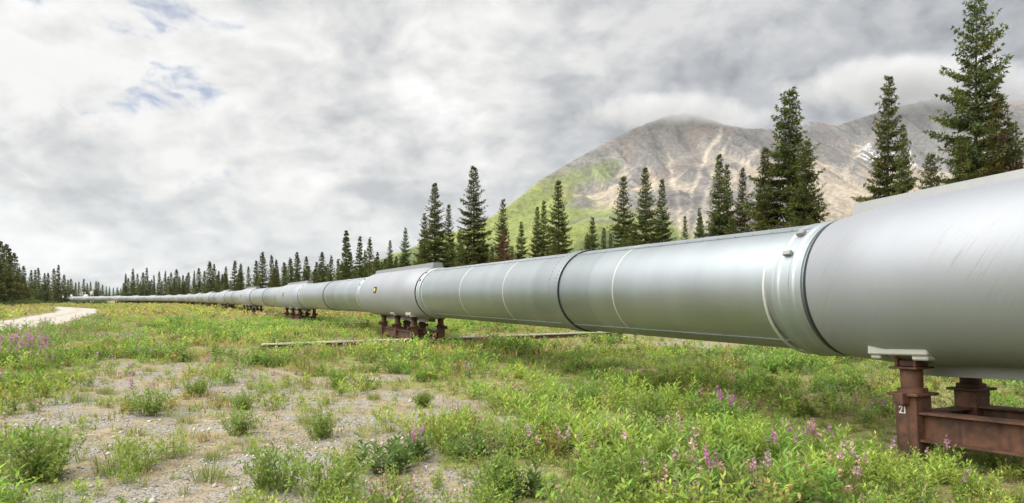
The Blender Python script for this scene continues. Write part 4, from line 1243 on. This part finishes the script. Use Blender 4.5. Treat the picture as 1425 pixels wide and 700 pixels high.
def far_kind(kind, dens, weight, scale, y0=44, y1=150):
    P = sector(y0, y1, dens)
    P = P[(P[:, 0] < 8) | (P[:, 1] < 75)]
    P = P[off_road(P[:, 0], P[:, 1], .5)]; u, v = pxu(P); P = P[pick(P, np.clip(weight(P, u), 0, 1))]; fars.put(kind, P, scale)
far_kind('f_green', .22, lambda P, u: S(P, 7, 501, .38, .62), 1.0)
far_kind('f_lime', .32, lambda P, u: S(P, 6, 511, .34, .6), 1.0)
far_kind('f_ochre', .40, lambda P, u: S(P, 8, 521, .42, .62), 1.0)
far_kind('f_pink', .35, lambda P, u: S(P, 8, 531, .44, .62), 1.0)
fars.build('distant_meadow', 'yellow green far meadow running out to the forest edge', 'distant_blossoms', 'pinkish haze of blossoms in the far meadow')
# -- pebbles on the bare ground
def pebbles():
    P = np.concatenate([sector(3.2, 8, 420, 1, .8), sector(8, 16, 110, 1, .8)]); b = bare_f(P[:, 0], P[:, 1])
    P = P[rng.random(len(P)) < b * .9]; n = len(P)
    r = .005 + .011 * rng.random(n) ** 3 + .028 * rng.random(n) * (rng.random(n) > .965)
    base = np.array([[1, 0, 0], [0, 1, 0], [-1, 0, 0], [0, -1, 0], [0, 0, .75], [0, 0, -.6]])
    V = base[None] * r[:, None, None] * (.7 + .6 * rng.random((n, 6, 1)))
    a = rng.random(n) * 6.28; c, s_ = np.cos(a)[:, None], np.sin(a)[:, None]
    X = V[..., 0] * c - V[..., 1] * s_ + P[:, 0][:, None]; Y = V[..., 0] * s_ + V[..., 1] * c + P[:, 1][:, None]; Z = V[..., 2] + gz(P[:, 0], P[:, 1])[:, None] + .004
    T0 = np.array([[0, 1, 4], [1, 2, 4], [2, 3, 4], [3, 0, 4], [1, 0, 5], [2, 1, 5], [3, 2, 5], [0, 3, 5]])
    T = (T0[None] + (np.arange(n) * 6)[:, None, None]).reshape(-1, 3)
    g_ = rng.random((n, 1)) ** 1.5; col = (np.array([[.22, .20, .175]]) * (1 - g_) + np.array([[.62, .59, .55]]) * g_)
    m, N, bs, out = new_mat('pebble'); at = N.n('ShaderNodeAttribute', attribute_name='Col'); N.link(at.outputs['Color'], bs.inputs['Base Color']); bs.inputs['Roughness'].default_value = .9
    o = mesh_arrays('gravel_stones', np.stack([X, Y, Z], -1).reshape(-1, 3), T, m, np.repeat(col, 6, 0).astype(np.float32))
    tag(o, 'loose grey and tan pebbles scattered over the bare ground', None, None, 'stuff')
    print('pebbles', n)
pebbles()
# -- single plants one can point to
def plant(name, px, py, data, scale, label, group, leafname='foliage', cat='plant'):
    x, y = pix_ground(px, py)
    root = empty(name, (x, y, gz1(x, y))); root.rotation_euler = (0, 0, random.random() * 6.28); root.scale = (scale,) * 3
    for nm, dt in ((leafname, data[0]), ('blossom', data[1])):
        if dt is None: continue
        if 'mesh_' + nm not in data[2]:
            o = mesh_arrays(nm, dt[0], dt[1], M['leaf'], dt[2].astype(np.float32), root); data[2]['mesh_' + nm] = o.data
        else:
            o = bpy.data.objects.new(nm, data[2]['mesh_' + nm]); COL.objects.link(o); o.parent = root
    tag(root, label, cat, group); return root
def proto(fn, *a, **k):
    p, f = fn(*a, **k); return (join(p), join(f) if f else None, {})
P_fw = [proto(herb, 2000 + i, .46, .22, 4, 20, .10, .17, GREEN, PINK, 26) for i in range(3)]
P_bush = [proto(feather, 2100 + i, .34, .5, 46, 34, (.22, .31, .065), .036) for i in range(4)]
P_lime = [proto(herb, 2200 + i, .40, .36, 13, 20, .095, .27, LIME) for i in range(3)]
P_dark = [proto(herb, 2300 + i, .30, .42, 16, 12, .11, .36, (.12, .19, .05)) for i in range(2)]
P_tuft = [proto(tuft, 2400 + i, .24, .30, 150, (.22, .28, .075)) for i in range(3)]
P_rose = [proto(herb, 2500 + i, .40, .26, 6, 15, .06, .28, (.22, .26, .075), (.66, .40, .56), 20) for i in range(3)]
P_ball = proto(feather, 2600, .30, .25, 90, 34, (.19, .27, .04), .030)
plant('spruce_seedling', 589, 566, P_ball, .62, 'round bright green cushion bush alone on tan ground', None, cat='bush')
for i, (px, py, s, lab) in enumerate([
        (60, 668, 1.25, 'wide feathery bush with a few violet blossoms on the gravel edge'),
        (210, 578, .95, 'feathery bush on gravel with a tall fireweed close behind it'),
        (272, 552, .85, 'dense rounded bush in grass at the top of the gravel patch'),
        (378, 684, 1.0, 'feathery bush alone on the gravel in front'),
        (335, 605, .75, 'low feathery bush in the middle of the gravel patch'),
        (340, 570, .7, 'dark low bush on the far side of the gravel patch'),
        (462, 698, .95, 'loose yellow green bush at the front rim of the gravel'),
        (448, 610, .8, 'small leafy bush where gravel meets dry moss'),
        (470, 540, .9, 'feathery bush above the dry moss near the cushion bush'),
        (690, 690, .95, 'bushy yellow green plant beside the leafy plants in front'),
        (880, 698, 1.2, 'golden feathery bush among tall leafy plants'),
        (905, 596, 1.25, 'big dark feathery bush behind bare soil under the pipe')]):
    plant('feathery_bush', px, py, P_bush[i % 4], s * .95, lab, 'feathery bushes on the meadow', cat='bush')
for i, (px, py, s) in enumerate([(112, 559, .8), (165, 660, 1.1), (188, 606, .6), (145, 548, .7), (258, 590, .6), (350, 478, 1.2), (120, 545, .6), (425, 590, .6), (290, 668, .8), (300, 640, .6), (520, 556, .6), (770, 545, .6)]):
    plant('grass_tuft', px, py, P_tuft[i % 3], s, 'short dense green grass tuft on the gravel patch', 'grass tufts on the gravel', 'blades', 'grass')
for i, (px, py, s) in enumerate([(532, 655, 1.0), (560, 640, .9), (650, 636, .8), (730, 690, .9)]):
    plant('broadleaf_plant', px, py, P_dark[i % 2], s, 'low dark broad leaved plant with blossoms around it on tan soil', 'dark broad leaved plants')
for i, (px, py, s) in enumerate([(195, 566, 1.0), (12, 500, 1.6), (28, 504, 1.5), (40, 500, 1.5), (60, 498, 1.4), (80, 515, 1.1), (200, 505, 1.0), (290, 520, .9), (328, 525, .9), (370, 548, .9), (590, 640, .8), (985, 590, .95), (1000, 588, 1.0), (1022, 592, 1.0), (1030, 586, .9), (1110, 640, .9), (1128, 642, .95), (1140, 628, .8), (1205, 590, .9), (1000, 690, .9), (1325, 690, .7), (890, 530, .7), (1085, 650, .8), (370, 505, .9), (445, 500, .9)] + [(x_, y_, 1.45) for x_, y_ in ((4, 496), (20, 494), (34, 497), (48, 503), (8, 508), (22, 500), (52, 494), (68, 504), (-6, 502), (2, 514), (16, 492), (44, 510))]):
    lab = ('lone magenta fireweed standing right behind a feathery bush on gravel' if i == 0 else
           'magenta fireweed in the thick pink stand at the meadow edge toward the track' if i <= 5 or i >= 25 else
           'magenta fireweed at the upper rim of the gravel patch' if i in (6, 7, 8, 9, 23, 24) else
           'magenta fireweed beside the low dark broad leaved plant' if i == 10 else
           'magenta fireweed in the bright row amid leaves below the pipe collar' if i in (11, 12, 13, 14) else
           'magenta fireweed growing close before the post numbered 21' if i in (18, 20) else
           'magenta fireweed amid tall leafy plants in the thick meadow')
    plant('fireweed', px, py, P_fw[i % 3], s * .9, lab, 'fireweeds in flower', cat='flower')
for i, (px, py, s) in enumerate([(760, 645, .9), (790, 660, .9), (812, 650, .8), (640, 600, .8), (660, 606, .8), (625, 612, .8), (1165, 698, 1.0), (1178, 690, .9), (940, 700, .9), (960, 694, .9), (1045, 690, .9), (1065, 684, .8), (850, 640, .8), (1290, 650, .7), (1215, 664, .8)]):
    plant('sweetvetch', px, py, P_rose[i % 3], s, 'leafy plant with pale rose blossom clusters on thin stems', 'rose flowering plants', cat='flower')
for i, (px, py, s) in enumerate([(700, 575, 1.1), (740, 600, 1.2), (790, 620, 1.2), (830, 640, 1.25), (812, 598, 1.1), (850, 670, 1.25), (900, 640, 1.0), (1200, 680, 1.2), (1240, 672, 1.15), (1275, 690, 1.2), (1310, 672, 1.0), (1170, 650, 1.0), (1150, 672, .9), (1360, 694, 1.0), (960, 650, .9), (1100, 690, .9), (870, 560, 1.1), (930, 575, 1.2), (760, 560, 1.1), (1010, 625, 1.0), (1050, 640, 1.0)]):
    lab = ('bright leafy clump of narrow pointed leaves at the foot of the numbered support' if i in (7, 8, 9, 10, 13) else
           'bright leafy clump of narrow pointed leaves in the tall stand beside the tan soil' if i < 6 else
           'bright leafy clump of narrow pointed leaves amid pink flowers in thick meadow')
    plant('leafy_plant', px, py, P_lime[i % 3], s * (.62 if i in (7, 8, 9, 10, 13) else .95), lab, 'bright leafy clumps')
# -- shrubs along the track, at the far pipe and between the trees
def shrub(seed, ht, w, n, col, ls):
    g = np.random.default_rng(seed)
    cl = g.normal(size=(16, 3)) * np.array([w * .28, w * .28, ht * .2]) + np.array([0, 0, ht * .5])
    k = g.integers(0, 16, n); P = cl[k] + g.normal(size=(n, 3)) * np.array([w * .12, w * .12, ht * .12]); P[:, 2] = np.abs(P[:, 2]) + .02
    D = g.normal(size=(n, 3)) + np.array([0, 0, .4])
    hz = np.clip(P[:, 2] / ht, 0, 1)[:, None]
    V, T, C = leaves(P, D, g.normal(size=(n, 3)) * .6 + np.array([0, 0, 1]), ls * (.7 + .6 * g.random(n)), ls * .5, vary(np.array(col), n, .3, g) , .15)
    st = MB()
    for q_ in range(16): st.tube((g.normal() * .05, g.normal() * .05, -.05), tuple(cl[q_]), .02 * ht, 4, .006 * ht)
    cr = mesh_arrays('foliage', V, T, M['needle'], C.astype(np.float32)); mc = cr.data; bpy.data.objects.remove(cr)
    return dict(H=ht, R=w / 2, stem=st.mesh('stem', M['bark']), foliage=mc)
SH = [shrub(3000, 2.0, 2.4, 1500, (.095, .135, .035), .16), shrub(3001, 2.0, 3.0, 1500, (.12, .16, .04), .16), shrub(3002, 2.0, 2.0, 1300, (.075, .115, .035), .15)]
def put_shrub(x, y, h, ws, label, group, pr):
    root = empty('willow_shrub', (x, y, gz1(x, y) - .03)); root.rotation_euler = (0, 0, random.random() * 6.28); s = h / pr['H']; root.scale = (s * ws, s * ws, s)
    for nm in ('stem', 'foliage'):
        o = bpy.data.objects.new(nm, pr[nm]); COL.objects.link(o); o.parent = root
    tag(root, label, 'shrub', group)
for px, py, h, ws in [(4, 424, 2.8, 1.0), (18, 424.5, 2.2, 1.0), (30, 425, 1.6, 1.1), (44, 424.2, 1.5, 1.2), (-12, 425, 3.2, 1.1), (12, 428, 1.2, 1.2), (38, 426.5, 1.2, 1.2), (54, 423.6, 1.3, 1.1)]:
    x, y = pix_ground(px, py); put_shrub(x, y, h, ws, 'green willow shrub at the edge of the wood beside the track', 'shrubs along the track', SH[random.randrange(3)])
for px in (104, 110, 117, 124, 131, 138, 146, 66, 72):
    x, y = pix_ground(px, 424.0); put_shrub(x, y, random.uniform(.7, 1.2), 1.6, 'low willow shrub in front of the far end of the pipe', 'shrubs before the far pipe', SH[random.randrange(3)])
x, y = pix_ground(-2, 423.2)
put_shrub(x, y, 6.0, .75, 'tall pale green leafy bush before the dark spruces', None, SH[1])
for k in range(34):
    px = 560 + k * 26 + random.uniform(-10, 10); Y = float(np.interp(px, [560, 700, 900, 1100, 1420], [84, 62, 52, 46, 40])) + random.uniform(-3, 6)
    put_shrub((px - CX) / F * Y, Y, random.uniform(2.2, 4.2), random.uniform(.8, 1.2), 'green willow shrub filling the gaps between the spruces', 'undergrowth behind the pipeline', SH[random.randrange(3)])
print('trees', tree_n)

# ------------------------------------------------------------------ air
def haze():
    m = bpy.data.materials.new('valley_air'); m.use_nodes = True
    N = NT(m.node_tree); out = N.n('ShaderNodeOutputMaterial')
    pv = N.n('ShaderNodeVolumePrincipled', ins={'Color': (.86, .91, 1.0, 1), 'Density': 0.000035, 'Anisotropy': 0.1})
    N.link(pv.outputs[0], out.inputs['Volume'])
    o = MB().box((-2500, 5600, 520), (21000, 15000, 1260)).build('haze', m)
    o.location = (0, 0, 0)
    tag(o, 'thin pale summer haze filling the valley air', None, None, 'stuff')
haze()

# low cloud resting on the summit and on the farther ridge
scene.cycles.volume_bounces = 2
scene.cycles.volume_max_steps = 96
scene.cycles.volume_step_rate = 1.0
def low_cloud(c, size, dens, scale, seed, label):
    m = bpy.data.materials.new('low_cloud'); m.use_nodes = True
    N = NT(m.node_tree); out = N.n('ShaderNodeOutputMaterial')
    t = N.n('ShaderNodeTexCoord').outputs['Object']
    q_ = N.vmath('DIVIDE', t, tuple(x / 2 for x in size)).outputs[0]
    r_ = N.vmath('LENGTH', q_).outputs['Value']
    n = N.noise(N.vmath('ADD', t, (seed * 313.0, 0, 0)).outputs[0], scale, 3, 0.55)
    d = N.math('SUBTRACT', N.math('ADD', N.math('SUBTRACT', 1.0, r_), N.math('MULTIPLY', N.math('SUBTRACT', n, 0.5), 1.9)), 0.05)
    d = N.math('MULTIPLY', N.math('MULTIPLY', N.ramp(d, 0.0, 0.75), N.math('SUBTRACT', 1.0, N.ramp(r_, 0.72, 1.0))), dens)
    pv = N.n('ShaderNodeVolumePrincipled', ins={'Color': (.86, .86, .87, 1), 'Density': d, 'Anisotropy': 0.2})
    N.link(pv.outputs[0], out.inputs['Volume'])
    me = MB().lathe((0, 0, -size[2] / 2), (0, 0, 1), [(size[2] * k_ / 10, max(.02, math.sqrt(max(0, 1 - (k_ / 5 - 1) ** 2)))) for k_ in range(11)], 24)
    me.v = [(x * size[0] / 2, y * size[1] / 2, z) for (x, y, z) in me.v]
    o = me.build('low_cloud', m); o.location = c
    tag(o, label, None, None, 'stuff')
def at(px, py, Y): return ((px - CX) / F * Y, Y, EYE + (HY - py) / F * Y)
low_cloud(at(935, 158, 3130), (1100, 460, 200), .0075, .0075, 1, 'thin mist clinging to the mountain summit')
low_cloud(at(1290, 118, 4300), (2300, 700, 400), .008, .0036, 2, 'pale low cloud lying along the farther ridge')
